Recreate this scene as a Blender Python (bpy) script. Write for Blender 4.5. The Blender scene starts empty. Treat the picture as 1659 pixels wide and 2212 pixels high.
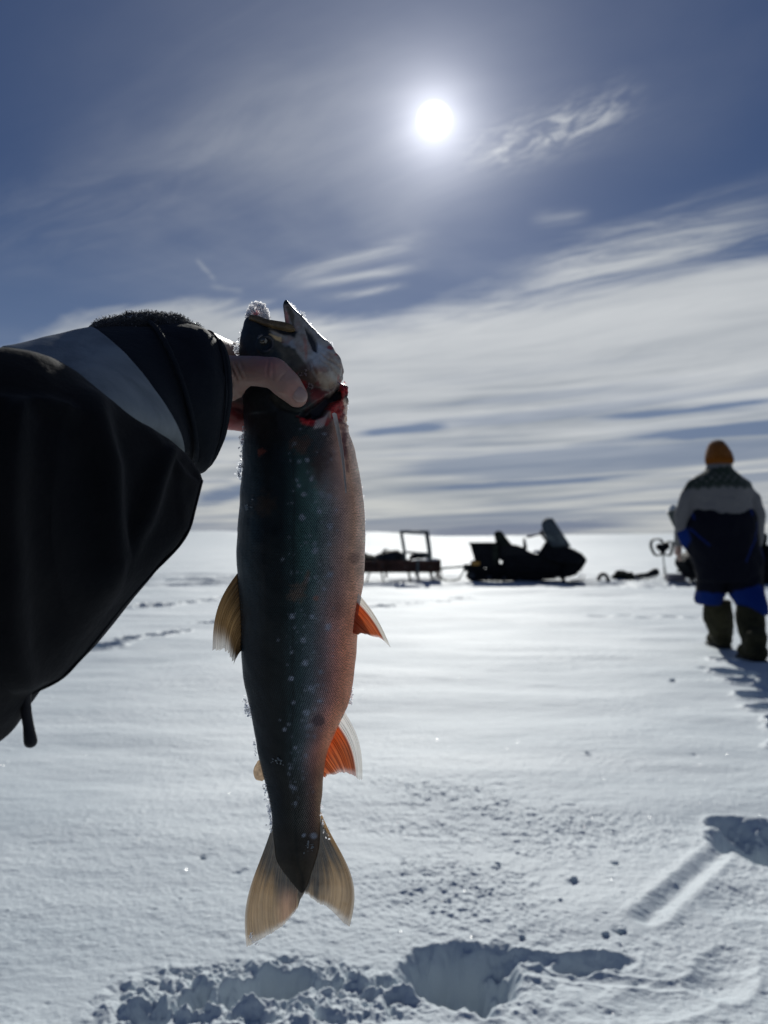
import bpy, math, random
import numpy as np
from mathutils import Vector, Matrix
R = math.radians
random.seed(7); RNG = np.random.default_rng(7)
scene = bpy.context.scene
COL = scene.collection

# ------------------------------------------------------------------ camera
PITCH = R(2.04); FPX = 1597.6; CU, CV = 829.5, 1106.0; CAM_H = 1.0
cam_d = bpy.data.cameras.new('camera'); cam = bpy.data.objects.new('camera', cam_d); COL.objects.link(cam)
cam.location = (0, 0, CAM_H); cam.rotation_euler = (R(90) + PITCH, 0, 0)
cam_d.sensor_fit = 'VERTICAL'; cam_d.sensor_height = 36; cam_d.sensor_width = 27; cam_d.lens = 26
cam_d.clip_start = 0.02; cam_d.clip_end = 20000
cam_d.dof.use_dof = True; cam_d.dof.focus_distance = 0.50; cam_d.dof.aperture_fstop = 8.5
scene.camera = cam
scene.render.resolution_x = 768; scene.render.resolution_y = 1024
scene.view_settings.view_transform = 'Standard'; scene.view_settings.look = 'None'
scene.view_settings.exposure = 0.0; scene.view_settings.gamma = 1.0
scene.cycles.use_denoising = True

def raydir(u, v):
    du = (u - CU) / FPX; dv = (CV - v) / FPX
    return du, math.cos(PITCH) - math.sin(PITCH) * dv, math.sin(PITCH) + math.cos(PITCH) * dv
def P(u, v, Y):
    """the place at depth Y metres that a sight line through (u, v) reaches"""
    x, y, z = raydir(u, v)
    return Vector((x / y * Y, Y, CAM_H + z / y * Y))
def G(u, v):
    x, y, z = raydir(u, v); t = -CAM_H / z
    return (x * t, y * t)
def azel(u, v):
    x, y, z = raydir(u, v)
    return math.degrees(math.atan2(x, y)), math.degrees(math.atan2(z, math.hypot(x, y)))

SUN_AZ, SUN_EL = azel(938, 260)

# ------------------------------------------------------------------ node helper: arithmetic on sockets
class E:
    tree = None
    def __init__(s, v): s.v = v
    @staticmethod
    def m(op, *a, clamp=False):
        n = E.tree.nodes.new('ShaderNodeMath'); n.operation = op; n.use_clamp = clamp
        for i, x in enumerate(a):
            x = x.v if isinstance(x, E) else x
            if isinstance(x, (int, float)): n.inputs[i].default_value = x
            else: E.tree.links.new(x, n.inputs[i])
        return E(n.outputs[0])
    def __add__(s, o): return E.m('ADD', s, o)
    __radd__ = __add__
    def __mul__(s, o): return E.m('MULTIPLY', s, o)
    __rmul__ = __mul__
    def __sub__(s, o): return E.m('SUBTRACT', s, o)
    def __rsub__(s, o): return E.m('SUBTRACT', o, s)
    def __truediv__(s, o): return E.m('DIVIDE', s, o)
    def __pow__(s, o): return E.m('POWER', s, o)
def link(a, b):
    a = a.v if isinstance(a, E) else a
    if hasattr(a, 'is_output') or isinstance(a, bpy.types.NodeSocket): E.tree.links.new(a, b)
    else: b.default_value = a
def smooth(x, a, b):
    n = E.tree.nodes.new('ShaderNodeMapRange'); n.interpolation_type = 'SMOOTHSTEP'
    link(x, n.inputs[0]); n.inputs[1].default_value = a; n.inputs[2].default_value = b
    return E(n.outputs[0])
def combine(x, y, z=0.0):
    n = E.tree.nodes.new('ShaderNodeCombineXYZ'); link(x, n.inputs[0]); link(y, n.inputs[1]); link(z, n.inputs[2]); return E(n.outputs[0])
def separate(v):
    n = E.tree.nodes.new('ShaderNodeSeparateXYZ'); link(v, n.inputs[0]); return E(n.outputs[0]), E(n.outputs[1]), E(n.outputs[2])
def noise(vec, scale=1.0, detail=4.0, rough=0.5, dist=0.0, lac=2.0):
    n = E.tree.nodes.new('ShaderNodeTexNoise'); link(vec, n.inputs['Vector'])
    n.inputs['Scale'].default_value = scale; n.inputs['Detail'].default_value = detail
    n.inputs['Roughness'].default_value = rough; n.inputs['Distortion'].default_value = dist; n.inputs['Lacunarity'].default_value = lac
    return E(n.outputs[0])
def mixc(f, a, b, mode='MIX'):
    n = E.tree.nodes.new('ShaderNodeMix'); n.data_type = 'RGBA'; n.blend_type = mode
    link(f, n.inputs[0])
    for x, s in ((a, n.inputs[6]), (b, n.inputs[7])):
        if isinstance(x, (tuple, list)): s.default_value = (*x, 1)[:4]
        else: link(x, s)
    return E(n.outputs[2])
def ramp(x, stops, interp='LINEAR'):
    n = E.tree.nodes.new('ShaderNodeValToRGB'); link(x, n.inputs[0]); cr = n.color_ramp; cr.interpolation = interp
    while len(cr.elements) < len(stops): cr.elements.new(0.5)
    for e, (p, c) in zip(cr.elements, stops):
        e.position = p; e.color = (*c, 1) if isinstance(c, (tuple, list)) else (c, c, c, 1)
    return E(n.outputs[0])
def curve(x, pts, lo, hi, vlo, vhi):
    """piecewise smooth lookup; x in lo..hi, values in vlo..vhi"""
    n = E.tree.nodes.new('ShaderNodeFloatCurve'); c = n.mapping.curves[0]
    q = [((a - lo) / (hi - lo), (b - vlo) / (vhi - vlo)) for a, b in pts]
    c.points[0].location = q[0]; c.points[1].location = q[-1]
    for p in q[1:-1]: c.points.new(*p)
    n.mapping.update()
    link((x - lo) * (1.0 / (hi - lo)), n.inputs[1])
    return E(n.outputs[0]) * (vhi - vlo) + vlo

# ------------------------------------------------------------------ world: sky texture, thin clouds, veiled sun
world = bpy.data.worlds.new('World'); scene.world = world; world.use_nodes = True
nt = world.node_tree; nt.nodes.clear(); E.tree = nt
tc = nt.nodes.new('ShaderNodeTexCoord')
dx, dy, dz = separate(tc.outputs['Generated'])
sky = nt.nodes.new('ShaderNodeTexSky'); sky.sky_type = 'NISHITA'; sky.sun_disc = False
sky.sun_elevation = R(SUN_EL); sky.sun_rotation = R(SUN_AZ); sky.altitude = 900; sky.air_density = 1.0; sky.dust_density = 0.25; sky.ozone_density = 1.6
az = E.m('ARCTAN2', dx, dy) * 57.2958
el = E.m('ARCSINE', dz) * 57.2958
zc = E.m('MAXIMUM', dz, 0.0) + 0.045
px_ = dx / zc; py_ = dy / zc
th = R(-58)
s_ = px_ * math.sin(th) + py_ * math.cos(th)
t_ = px_ * math.cos(th) - py_ * math.sin(th)
warp = noise(combine(s_ * 0.35, t_ * 0.5), 1.0, 3, 0.5)
tw = t_ + (warp - 0.5) * 0.9
fib = noise(combine(s_ * 1.9 + 2.0, tw * 7.0, 6.0), 1.0, 7, 0.66, 0.9)
streak = noise(combine(s_ * 0.42, tw * 1.4), 1.0, 5, 0.5)
streak2 = noise(combine(s_ * 1.0 + 7.3, tw * 3.2, 3.0), 1.0, 7, 0.62, 0.6)
veil = noise(combine(px_ * 0.9 + 2.0, py_ * 0.9), 1.0, 5, 0.5, 0.6)
low = noise(combine(az * 0.022 - el * 0.012 + 4.0, el * 0.48 - az * 0.028, 5.0), 1.0, 5, 0.5, 0.25)
low2 = noise(combine(az * 0.06 + 1.0, el * 1.15 - az * 0.05, 9.0), 1.0, 4, 0.55, 0.3)
# upper edge of the cloud bank
def bpt(u, v): return azel(u, v)
edge_px = [(-700, 900), (-300, 840), (0, 775), (150, 700), (330, 652), (560, 640), (700, 676), (830, 668), (1000, 634), (1250, 610), (1659, 556), (2100, 480), (2600, 420)]
pts = [bpt(u, v) for u, v in edge_px]
pts = [(-180, 14)] + pts + [(180, 20)]
edge = curve(az, pts, -180, 180, 0, 40)
d_edge = edge - el + (streak - 0.5) * 6.0 + (streak2 - 0.5) * 2.6 + (fib - 0.5) * 2.2
bank = smooth(d_edge, -0.9, 1.6)
# feathered streaks above the bank on the right and a faint veil round the sun
def line(u0, v0, u1, v1, wid, fade=6.0):
    a0, e0 = azel(u0, v0); a1, e1 = azel(u1, v1)
    L = math.hypot(a1 - a0, e1 - e0); cx, cy = (a1 - a0) / L, (e1 - e0) / L
    al = (az - a0) * cx + (el - e0) * cy
    ac = (el - e0) * cx - (az - a0) * cy + (streak2 - 0.5) * wid * 3.2
    g = E.m('EXPONENT', (ac / wid) * (ac / wid) * -1.0)
    return g * smooth(al, 0, L * 0.35) * smooth(al, L * 1.0, L * 0.6)
def feather(u0, v0, u1, v1, wid, amp):
    return line(u0, v0, u1, v1, wid) * amp
wisps = feather(560, 610, 960, 500, 0.45, 0.42) + feather(600, 622, 960, 562, 0.30, 0.40) + feather(660, 645, 900, 607, 0.30, 0.45) \
      + feather(960, 345, 1420, 200, 1.1, 0.95) * smooth(noise(combine(az * 0.35 + el * 0.5, el * 1.6 - az * 0.45), 1.0, 5, 0.6, 0.8), 0.35, 0.75) + feather(1130, 480, 1290, 462, 0.5, 0.22) + feather(1000, 640, 1850, 430, 1.3, 0.62) \
      + feather(1040, 590, 1850, 350, 0.9, 0.20) + feather(420, 555, 470, 612, 0.16, 0.30) + feather(445, 615, 540, 632, 0.18, 0.30) \
      + feather(-200, 560, 700, 180, 2.4, 0.05)
a_, e_ = azel(620, 300)
veil_mask = E.m('EXPONENT', ((az - a_) * (az - a_) * (1 / 230.0) + (el - e_) * (el - e_) * (1 / 160.0)) * -1.0)
veil_d = (smooth(veil, 0.36, 0.75) * 0.24 + 0.10) * veil_mask + smooth(veil, 0.45, 0.8) * 0.08
above = E.m('MINIMUM', wisps * (smooth(fib, 0.30, 0.66) * 1.25 + 0.22) + veil_d * (fib * 0.5 + 0.75), 0.88)
# blue openings in the bank, more of them low down
hole = smooth(low, 0.50, 0.60) * smooth(el, 15.0, 6.0) * 0.62
hole = E.m('MAXIMUM', hole, smooth(low2, 0.56, 0.66) * smooth(el, 9.5, 4.5) * 0.5)
hole = E.m('MAXIMUM', hole, feather(745, 940, 1010, 912, 0.30, 1.5))
hole = E.m('MAXIMUM', hole, feather(1220, 905, 1800, 855, 0.30, 1.3))
hole = E.m('MAXIMUM', hole, feather(1280, 950, 1900, 900, 0.40, 1.5))
hole = E.m('MAXIMUM', hole, feather(800, 1062, 1500, 1018, 0.28, 1.1))
hole = E.m('MAXIMUM', hole, feather(380, 1095, 640, 1030, 0.5, 1.3))
hole = E.m('MAXIMUM', hole, feather(780, 1160, 1500, 1120, 0.55, 1.2))
hole = E.m('MINIMUM', hole, 0.92)
bank = bank * (1.0 - hole) * smooth(E.m('ABSOLUTE', az), 135.0, 60.0)
dens = E.m('MAXIMUM', bank * 0.94, above)
# cloud brightness: lit streaks and grey bellies
lum = smooth(noise(combine(s_ * 0.36 + 3.0, tw * 0.8, 1.0), 1.0, 5, 0.5, 0.5), 0.28, 0.70)
lum2 = smooth(low2, 0.3, 0.68)
lum = (fib - 0.5) * 0.55 * smooth(el, 4.0, 10.0) + lum * 0.45 + lum2 * 0.45 * smooth(el, 17.0, 7.0) + smooth(el, 7.0, 17.0) * 0.12 + 0.25 * smooth(d_edge, 7.0, 0.5)
sx, sy, sz = math.sin(R(SUN_AZ)) * math.cos(R(SUN_EL)), math.cos(R(SUN_AZ)) * math.cos(R(SUN_EL)), math.sin(R(SUN_EL))
cosg = dx * sx + dy * sy + dz * sz
gam = E.m('ARCCOSINE', E.m('MINIMUM', cosg, 1.0)) * 57.2958
azf = E.m('EXPONENT', (gam * gam) * (-1 / 900.0))               # whole front of the sky is a little lighter
cloud_c = mixc(lum, (0.265, 0.300, 0.345), (0.68, 0.70, 0.71))
warm = smooth(el, 9.0, 2.0)
cloud_c = mixc(warm * lum * 0.55, cloud_c, (0.64, 0.63, 0.55))
base = mixc(1.0, sky.outputs[0], (0.052, 0.052, 0.052), 'MULTIPLY')
# thin air haze evens out the bright band over the horizon and greys the blue
base = mixc(smooth(el, 24.0, 3.0) * 0.80, base, (0.165, 0.225, 0.330))
base = mixc(0.42, base, (0.085, 0.115, 0.215))
base = mixc(1.0, base, mixc(smooth(el, 8.0, 26.0), (0.90, 0.92, 0.98), (0.42, 0.52, 0.68)), 'MULTIPLY')
SKYMULT = base
col = mixc(dens, base, cloud_c)
glow = E.m('EXPONENT', (gam / 1.55) * -1.0) * 1.25 * (veil * 1.6 + 0.2) + E.m('EXPONENT', (gam / 6.0) * -1.0) * 0.32 * (veil * 0.8 + 0.6)
disc = smooth(gam + (streak2 - 0.5) * 0.25, 1.30, 0.60) * 2.0
gl = mixc(1.0, (0.92, 0.93, 1.0), combine(glow, glow, glow), 'MULTIPLY')
col = mixc(1.0, col, gl, 'ADD')
col = mixc(1.0, col, combine(disc, disc, disc * 0.97), 'ADD')
bg = nt.nodes.new('ShaderNodeBackground'); link(col, bg.inputs[0]); bg.inputs[1].default_value = 1.0
out = nt.nodes.new('ShaderNodeOutputWorld'); nt.links.new(bg.outputs[0], out.inputs[0])
world.cycles.sampling_method = 'MANUAL'; world.cycles.sample_map_resolution = 512

# ------------------------------------------------------------------ sun
sl = bpy.data.lights.new('sun', 'SUN'); sun = bpy.data.objects.new('sun', sl); COL.objects.link(sun)
sl.energy = 3.7; sl.angle = R(0.6); sl.color = (1.0, 0.98, 0.92)
sun.rotation_euler = Vector((sx, sy, sz)).to_track_quat('Z', 'Y').to_euler()
sun.location = (0, 0, 30)

# ------------------------------------------------------------------ materials
def new_mat(name):
    m = bpy.data.materials.new(name); m.use_nodes = True; E.tree = m.node_tree
    b = m.node_tree.nodes['Principled BSDF']
    return m, b
def simple(name, col, rough=0.6, spec=0.5, metal=0.0, nscale=0, namp=0.25, bump=0.0, bscale=200, sheen=0.0):
    m, b = new_mat(name); t = m.node_tree
    b.inputs['Roughness'].default_value = rough; b.inputs['Specular IOR Level'].default_value = spec; b.inputs['Metallic'].default_value = metal
    b.inputs['Sheen Weight'].default_value = sheen
    tcn = t.nodes.new('ShaderNodeTexCoord')
    if nscale:
        n = noise(tcn.outputs['Object'], nscale, 5, 0.6)
        f = smooth(n, 0.25, 0.75)
        c = mixc(f, tuple(c * (1 - namp) for c in col), tuple(min(1, c * (1 + namp)) for c in col))
        link(c, b.inputs['Base Color'])
        link(n * 0.3 + (rough - 0.15), b.inputs['Roughness'])
    else: b.inputs['Base Color'].default_value = (*col, 1)
    if bump:
        n2 = noise(tcn.outputs['Object'], bscale, 4, 0.6)
        bn = t.nodes.new('ShaderNodeBump'); bn.inputs['Strength'].default_value = bump; bn.inputs['Distance'].default_value = 1.0 / bscale
        link(n2, bn.inputs['Height']); link(bn.outputs[0], b.inputs['Normal'])
    return m

# ------------------------------------------------------------------ objects
def tag(o, label=None, cat=None, group=None, kind=None):
    if label: o['label'] = label
    if cat: o['category'] = cat
    if group: o['group'] = group
    if kind: o['kind'] = kind
    return o
def empty(name, loc, label, cat, group=None):
    o = bpy.data.objects.new(name, None); COL.objects.link(o); o.location = loc; o.empty_display_size = 0.05
    bpy.context.view_layer.update() if False else None
    return tag(o, label, cat, group)
def attach(o, parent):
    """parent o, whose vertices are in world space, and keep it where it is"""
    o.parent = parent
    m = Matrix.Translation(parent['_o']) if '_o' in parent else None
    return o
def rawmesh(name, verts, faces, smooth_=True):
    me = bpy.data.meshes.new(name)
    verts = np.asarray(verts, dtype=np.float32).reshape(-1, 3)
    if isinstance(faces, np.ndarray):
        k = faces.shape[1]; me.vertices.add(len(verts)); me.vertices.foreach_set('co', verts.ravel())
        me.loops.add(faces.size); me.loops.foreach_set('vertex_index', faces.ravel().astype(np.int32))
        me.polygons.add(len(faces)); me.polygons.foreach_set('loop_start', np.arange(0, faces.size, k, dtype=np.int32))
        me.polygons.foreach_set('loop_total', np.full(len(faces), k, dtype=np.int32))
        me.update(calc_edges=True); me.validate()
    else:
        me.from_pydata([tuple(map(float, v)) for v in verts], [], faces); me.update()
    if smooth_: me.polygons.foreach_set('use_smooth', np.ones(len(me.polygons), dtype=bool))
    return me
def link_mesh(me, mat, parent=None, name=None):
    o = bpy.data.objects.new(name or me.name, me); COL.objects.link(o)
    if mat: me.materials.append(mat)
    if parent is not None:
        o.parent = parent
        # vertices are written in world space: shift them to the parent's base
        T = Vector((0, 0, 0)); q = parent
        while q is not None: T += q.location; q = q.parent
        me.transform(Matrix.Translation(-T))
    return o
def set_base(o, base):
    """put a mesh object's origin at base, vertices stay where they are"""
    o.data.transform(Matrix.Translation(-Vector(base))); o.location = base; return o
def vcolor(me, cols, name='paint'):
    a = me.color_attributes.new(name, 'FLOAT_COLOR', 'POINT')
    c = np.ones((len(me.vertices), 4), dtype=np.float32); c[:, :3] = cols
    a.data.foreach_set('color', c.ravel())
def grid_faces(nr, nc, closed=False):
    i = np.arange(nr - 1)[:, None]; j = np.arange(nc if closed else nc - 1)[None, :]
    j2 = (j + 1) % nc
    f = np.stack([i * nc + j, i * nc + j2, (i + 1) * nc + j2, (i + 1) * nc + j], -1)
    return f.reshape(-1, 4)
class MB:
    """collects closed shapes into one mesh"""
    def __init__(s): s.v = []; s.f = []
    def add(s, vs, fs):
        n = len(s.v); s.v += [Vector(v) for v in vs]; s.f += [tuple(int(i) + n for i in f) for f in fs]; return s
    def box(s, c, size, rot=None, bev=0.0):
        c = Vector(c); hx, hy, hz = [q / 2 for q in size]; b = min(bev, hx * .9, hy * .9, hz * .9)
        M = rot or Matrix.Identity(3)
        if b <= 0:
            vs = [M @ Vector((x * hx, y * hy, z * hz)) + c for x in (-1, 1) for y in (-1, 1) for z in (-1, 1)]
            return s.add(vs, [(0, 1, 3, 2), (4, 6, 7, 5), (0, 4, 5, 1), (2, 3, 7, 6), (0, 2, 6, 4), (1, 5, 7, 3)])
        prof = [(-hz, b), (-hz + b, 0), (hz - b, 0), (hz, b)]; vs = []; fs = []
        for z, ins in prof:
            X, Y = hx - ins, hy - ins
            bb = b if ins == 0 else b * 0.5
            for (x, y) in ((X, Y - bb), (X - bb, Y), (-X + bb, Y), (-X, Y - bb), (-X, -Y + bb), (-X + bb, -Y), (X - bb, -Y), (X, -Y + bb)):
                vs.append(M @ Vector((x, y, z)) + c)
        for i in range(3):
            for j in range(8): fs.append((i * 8 + j, i * 8 + (j + 1) % 8, i * 8 + 8 + (j + 1) % 8, i * 8 + 8 + j))
        fs.append(tuple(range(7, -1, -1))); fs.append(tuple(range(24, 32)))
        return s.add(vs, fs)
    def tube(s, pts, rad, n=10, caps=True):
        pts = [Vector(p) for p in pts]; k = len(pts)
        rad = [rad] * k if not hasattr(rad, '__len__') else list(rad); vs = []; fs = []
        prev = None
        for i, p in enumerate(pts):
            d = (pts[min(i + 1, k - 1)] - pts[max(i - 1, 0)]).normalized()
            if prev is None:
                a = Vector((0, 0, 1)) if abs(d.z) < .9 else Vector((1, 0, 0)); e1 = d.cross(a).normalized()
            else: e1 = (prev - d * prev.dot(d)).normalized()
            prev = e1; e2 = d.cross(e1)
            for j in range(n):
                a = 2 * math.pi * j / n; vs.append(p + (e1 * math.cos(a) + e2 * math.sin(a)) * rad[i])
        for i in range(k - 1):
            for j in range(n): fs.append((i * n + j, i * n + (j + 1) % n, (i + 1) * n + (j + 1) % n, (i + 1) * n + j))
        if caps: fs.append(tuple(range(n - 1, -1, -1))); fs.append(tuple((k - 1) * n + j for j in range(n)))
        return s.add(vs, fs)
    def capsule(s, a, b, ra, rb, n=14):
        a, b = Vector(a), Vector(b); d = (b - a); L = d.length; d = d / L if L > 1e-9 else Vector((0, 0, 1))
        pts = []; rr = []
        for k in range(5):
            t = R(88 - 22 * k); pts.append(a - d * ra * math.sin(t)); rr.append(ra * math.cos(t))
        for k in range(5):
            t = R(22 * k); pts.append(b + d * rb * math.sin(t)); rr.append(rb * math.cos(t))
        return s.tube(pts, rr, n)
    def ball(s, c, r, rot=None, nu=16, nv=10):
        r = (r, r, r) if not hasattr(r, '__len__') else r; c = Vector(c); M = rot or Matrix.Identity(3); vs = []; fs = []
        for i in range(1, nv):
            t = math.pi * i / nv
            for j in range(nu):
                a = 2 * math.pi * j / nu
                vs.append(M @ Vector((r[0] * math.sin(t) * math.cos(a), r[1] * math.sin(t) * math.sin(a), r[2] * math.cos(t))) + c)
        vs += [M @ Vector((0, 0, r[2])) + c, M @ Vector((0, 0, -r[2])) + c]; T, B = len(vs) - 2, len(vs) - 1
        for i in range(nv - 2):
            for j in range(nu): fs.append((i * nu + j, (i + 1) * nu + j, (i + 1) * nu + (j + 1) % nu, i * nu + (j + 1) % nu))
        for j in range(nu): fs.append((T, j, (j + 1) % nu)); fs.append((B, (nv - 2) * nu + (j + 1) % nu, (nv - 2) * nu + j))
        return s.add(vs, fs)
    def loft(s, rings, cap=True):
        n = len(rings[0]); vs = [v for r in rings for v in r]; fs = []
        for i in range(len(rings) - 1):
            for j in range(n): fs.append((i * n + j, i * n + (j + 1) % n, (i + 1) * n + (j + 1) % n, (i + 1) * n + j))
        if cap:
            for base in (0, len(rings) - 1):
                c = sum((Vector(v) for v in rings[base]), Vector()) / n
                vs.append(c); ci = len(vs) - 1
                for j in range(n):
                    q = (base * n + j, base * n + (j + 1) % n, ci); fs.append(q if base else q[::-1])
        return s.add(vs, fs)
    def prism(s, poly, axis_pts, bev=0.0):
        """poly: list of (a, b); axis_pts(a, b, k) -> point on side k = 0/1"""
        n = len(poly); vs = [axis_pts(a, b, 0) for a, b in poly] + [axis_pts(a, b, 1) for a, b in poly]
        fs = [(j, (j + 1) % n, n + (j + 1) % n, n + j) for j in range(n)] + [tuple(range(n - 1, -1, -1)), tuple(range(n, 2 * n))]
        return s.add(vs, fs)
    def mesh(s, name, smooth_=True): return rawmesh(name, [tuple(v) for v in s.v], s.f, smooth_)
    def build(s, name, mat, parent=None, smooth_=True, bevel=0.0, sub=0):
        o = link_mesh(s.mesh(name, smooth_), mat, parent)
        if bevel:
            m = o.modifiers.new('bevel', 'BEVEL'); m.width = bevel; m.segments = 2; m.limit_method = 'ANGLE'; m.angle_limit = R(40)
        if sub: m = o.modifiers.new('sub', 'SUBSURF'); m.levels = m.render_levels = sub
        return o
def remesh(mb, voxel, smooth_it=4, name='m'):
    """fuse a collection of closed shapes into one continuous skin"""
    me = mb.mesh(name); o = bpy.data.objects.new('tmp', me); COL.objects.link(o)
    m = o.modifiers.new('r', 'REMESH'); m.mode = 'VOXEL'; m.voxel_size = voxel; m.use_smooth_shade = True
    if smooth_it: s = o.modifiers.new('s', 'SMOOTH'); s.factor = 0.5; s.iterations = smooth_it
    dg = bpy.context.evaluated_depsgraph_get(); dg.update()
    res = bpy.data.meshes.new_from_object(o.evaluated_get(dg)); bpy.data.objects.remove(o); bpy.data.meshes.remove(me)
    res.name = name
    return res
def get_co(me):
    a = np.empty(len(me.vertices) * 3, dtype=np.float32); me.vertices.foreach_get('co', a); return a.reshape(-1, 3).astype(np.float64)
def get_no(me):
    a = np.empty(len(me.vertices) * 3, dtype=np.float32); me.vertices.foreach_get('normal', a); return a.reshape(-1, 3).astype(np.float64)
def set_co(me, co): me.vertices.foreach_set('co', co.astype(np.float32).ravel()); me.update()

# ------------------------------------------------------------------ numeric noise
def _hash(ix, iy, iz, seed):
    h = (ix.astype(np.int64) * 374761393 + iy.astype(np.int64) * 668265263 + iz.astype(np.int64) * 1442695041 + seed * 974634777) & 0xffffffff
    h = ((h ^ (h >> 13)) * 1274126177) & 0xffffffff; h = h ^ (h >> 16)
    return (h & 0xffffff) / float(0xffffff)
def vnoise(x, y, z=None, seed=0):
    x = np.asarray(x, float); y = np.asarray(y, float); z = np.zeros_like(x) if z is None else np.asarray(z, float)
    x0, y0, z0 = np.floor(x), np.floor(y), np.floor(z); fx, fy, fz = x - x0, y - y0, z - z0
    fx, fy, fz = [f * f * f * (f * (f * 6 - 15) + 10) for f in (fx, fy, fz)]; r = 0
    for a in (0, 1):
        for b in (0, 1):
            for c in (0, 1):
                r = r + _hash(x0 + a, y0 + b, z0 + c, seed) * (fx if a else 1 - fx) * (fy if b else 1 - fy) * (fz if c else 1 - fz)
    return r * 2 - 1
def fbm(x, y, z=None, oct=4, seed=0, gain=0.5):
    r = 0; a = 1.0; f = 1.0; t = 0
    for k in range(oct):
        r = r + a * vnoise(np.asarray(x) * f + 17.3 * k, np.asarray(y) * f - 9.1 * k, None if z is None else np.asarray(z) * f + 3.7 * k, seed + k); t += a; a *= gain; f *= 2.03
    return r / t
def sstep(x, a, b):
    t = np.clip((x - a) / (b - a), 0, 1); return t * t * (3 - 2 * t)
def sdf_poly(X, Y, poly):
    """signed distance, negative inside"""
    d = np.full(X.shape, 1e18); inside = np.zeros(X.shape, bool); n = len(poly)
    for i in range(n):
        ax, ay = poly[i]; bx, by = poly[(i + 1) % n]; ex, ey = bx - ax, by - ay
        wx, wy = X - ax, Y - ay; t = np.clip((wx * ex + wy * ey) / (ex * ex + ey * ey + 1e-12), 0, 1)
        d = np.minimum(d, (wx - ex * t) ** 2 + (wy - ey * t) ** 2)
        c = ((ay <= Y) & (by > Y)) | ((by <= Y) & (ay > Y))
        xi = ax + (Y - ay) / (by - ay if abs(by - ay) > 1e-12 else 1e-12) * ex
        inside ^= c & (X < xi)
    d = np.sqrt(d); return np.where(inside, -d, d)
def catmull(pts, n):
    """resample an open polyline smoothly to n points"""
    p = np.array(pts, float); d = np.r_[0, np.cumsum(np.linalg.norm(np.diff(p, axis=0), axis=1))]
    t = np.linspace(0, d[-1], n); out_ = np.empty((n, p.shape[1]))
    m = np.gradient(p, d, axis=0)
    k = np.clip(np.searchsorted(d, t, 'right') - 1, 0, len(p) - 2); h = d[k + 1] - d[k]; s = ((t - d[k]) / h)[:, None]; h = h[:, None]
    return (2 * s**3 - 3 * s**2 + 1) * p[k] + (s**3 - 2 * s**2 + s) * h * m[k] + (-2 * s**3 + 3 * s**2) * p[k + 1] + (s**3 - s**2) * h * m[k + 1]

# ------------------------------------------------------------------ the snow field, one sheet to the horizon
def ang(u): return math.atan2((u - CU) / FPX, 1.0)
def dig(X, Y, Z, cx, cy, rx, ry, depth, rot=0.0, seed=0, ragged=0.25, sharp=0.35, rim=0.15):
    """a trodden hole with a ragged lip"""
    c, s = math.cos(rot), math.sin(rot); m = (np.abs(X - cx) < 3 * max(rx, ry)) & (np.abs(Y - cy) < 3 * max(rx, ry))
    x = X[m] - cx; y = Y[m] - cy; a = (x * c + y * s) / rx; b = (-x * s + y * c) / ry
    rr = np.sqrt(a * a + b * b) + 0.035 * (max(rx, ry) > .03) * fbm(X[m] * 55, Y[m] * 55, oct=2, seed=seed + 1) + ragged * fbm(X[m] * 1.6 / max(rx, ry), Y[m] * 1.6 / max(rx, ry), oct=3, seed=seed, gain=0.38)
    Z[m] += -depth * sstep(rr, 1.0 + sharp * 0.5, 1.0 - sharp) + rim * depth * np.exp(-((rr - 1.25) / 0.2) ** 2)
def groove(X, Y, Z, p0, p1, w, depth, rim=0.4):
    (x0, y0), (x1, y1) = p0, p1; L = math.hypot(x1 - x0, y1 - y0); cx, cy = (x1 - x0) / L, (y1 - y0) / L
    al = (X - x0) * cx + (Y - y0) * cy; ac = (X - x0) * cy - (Y - y0) * cx + 0.12 * w * vnoise(al * 1.2 / w * .1, al * 0, seed=3)
    e = sstep(al, -w, w) * sstep(al, L + w, L - w)
    Z += e * (-depth * np.exp(-(ac / w) ** 2) + rim * depth * np.exp(-((np.abs(ac) - 1.9 * w) / (0.8 * w)) ** 2))

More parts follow.
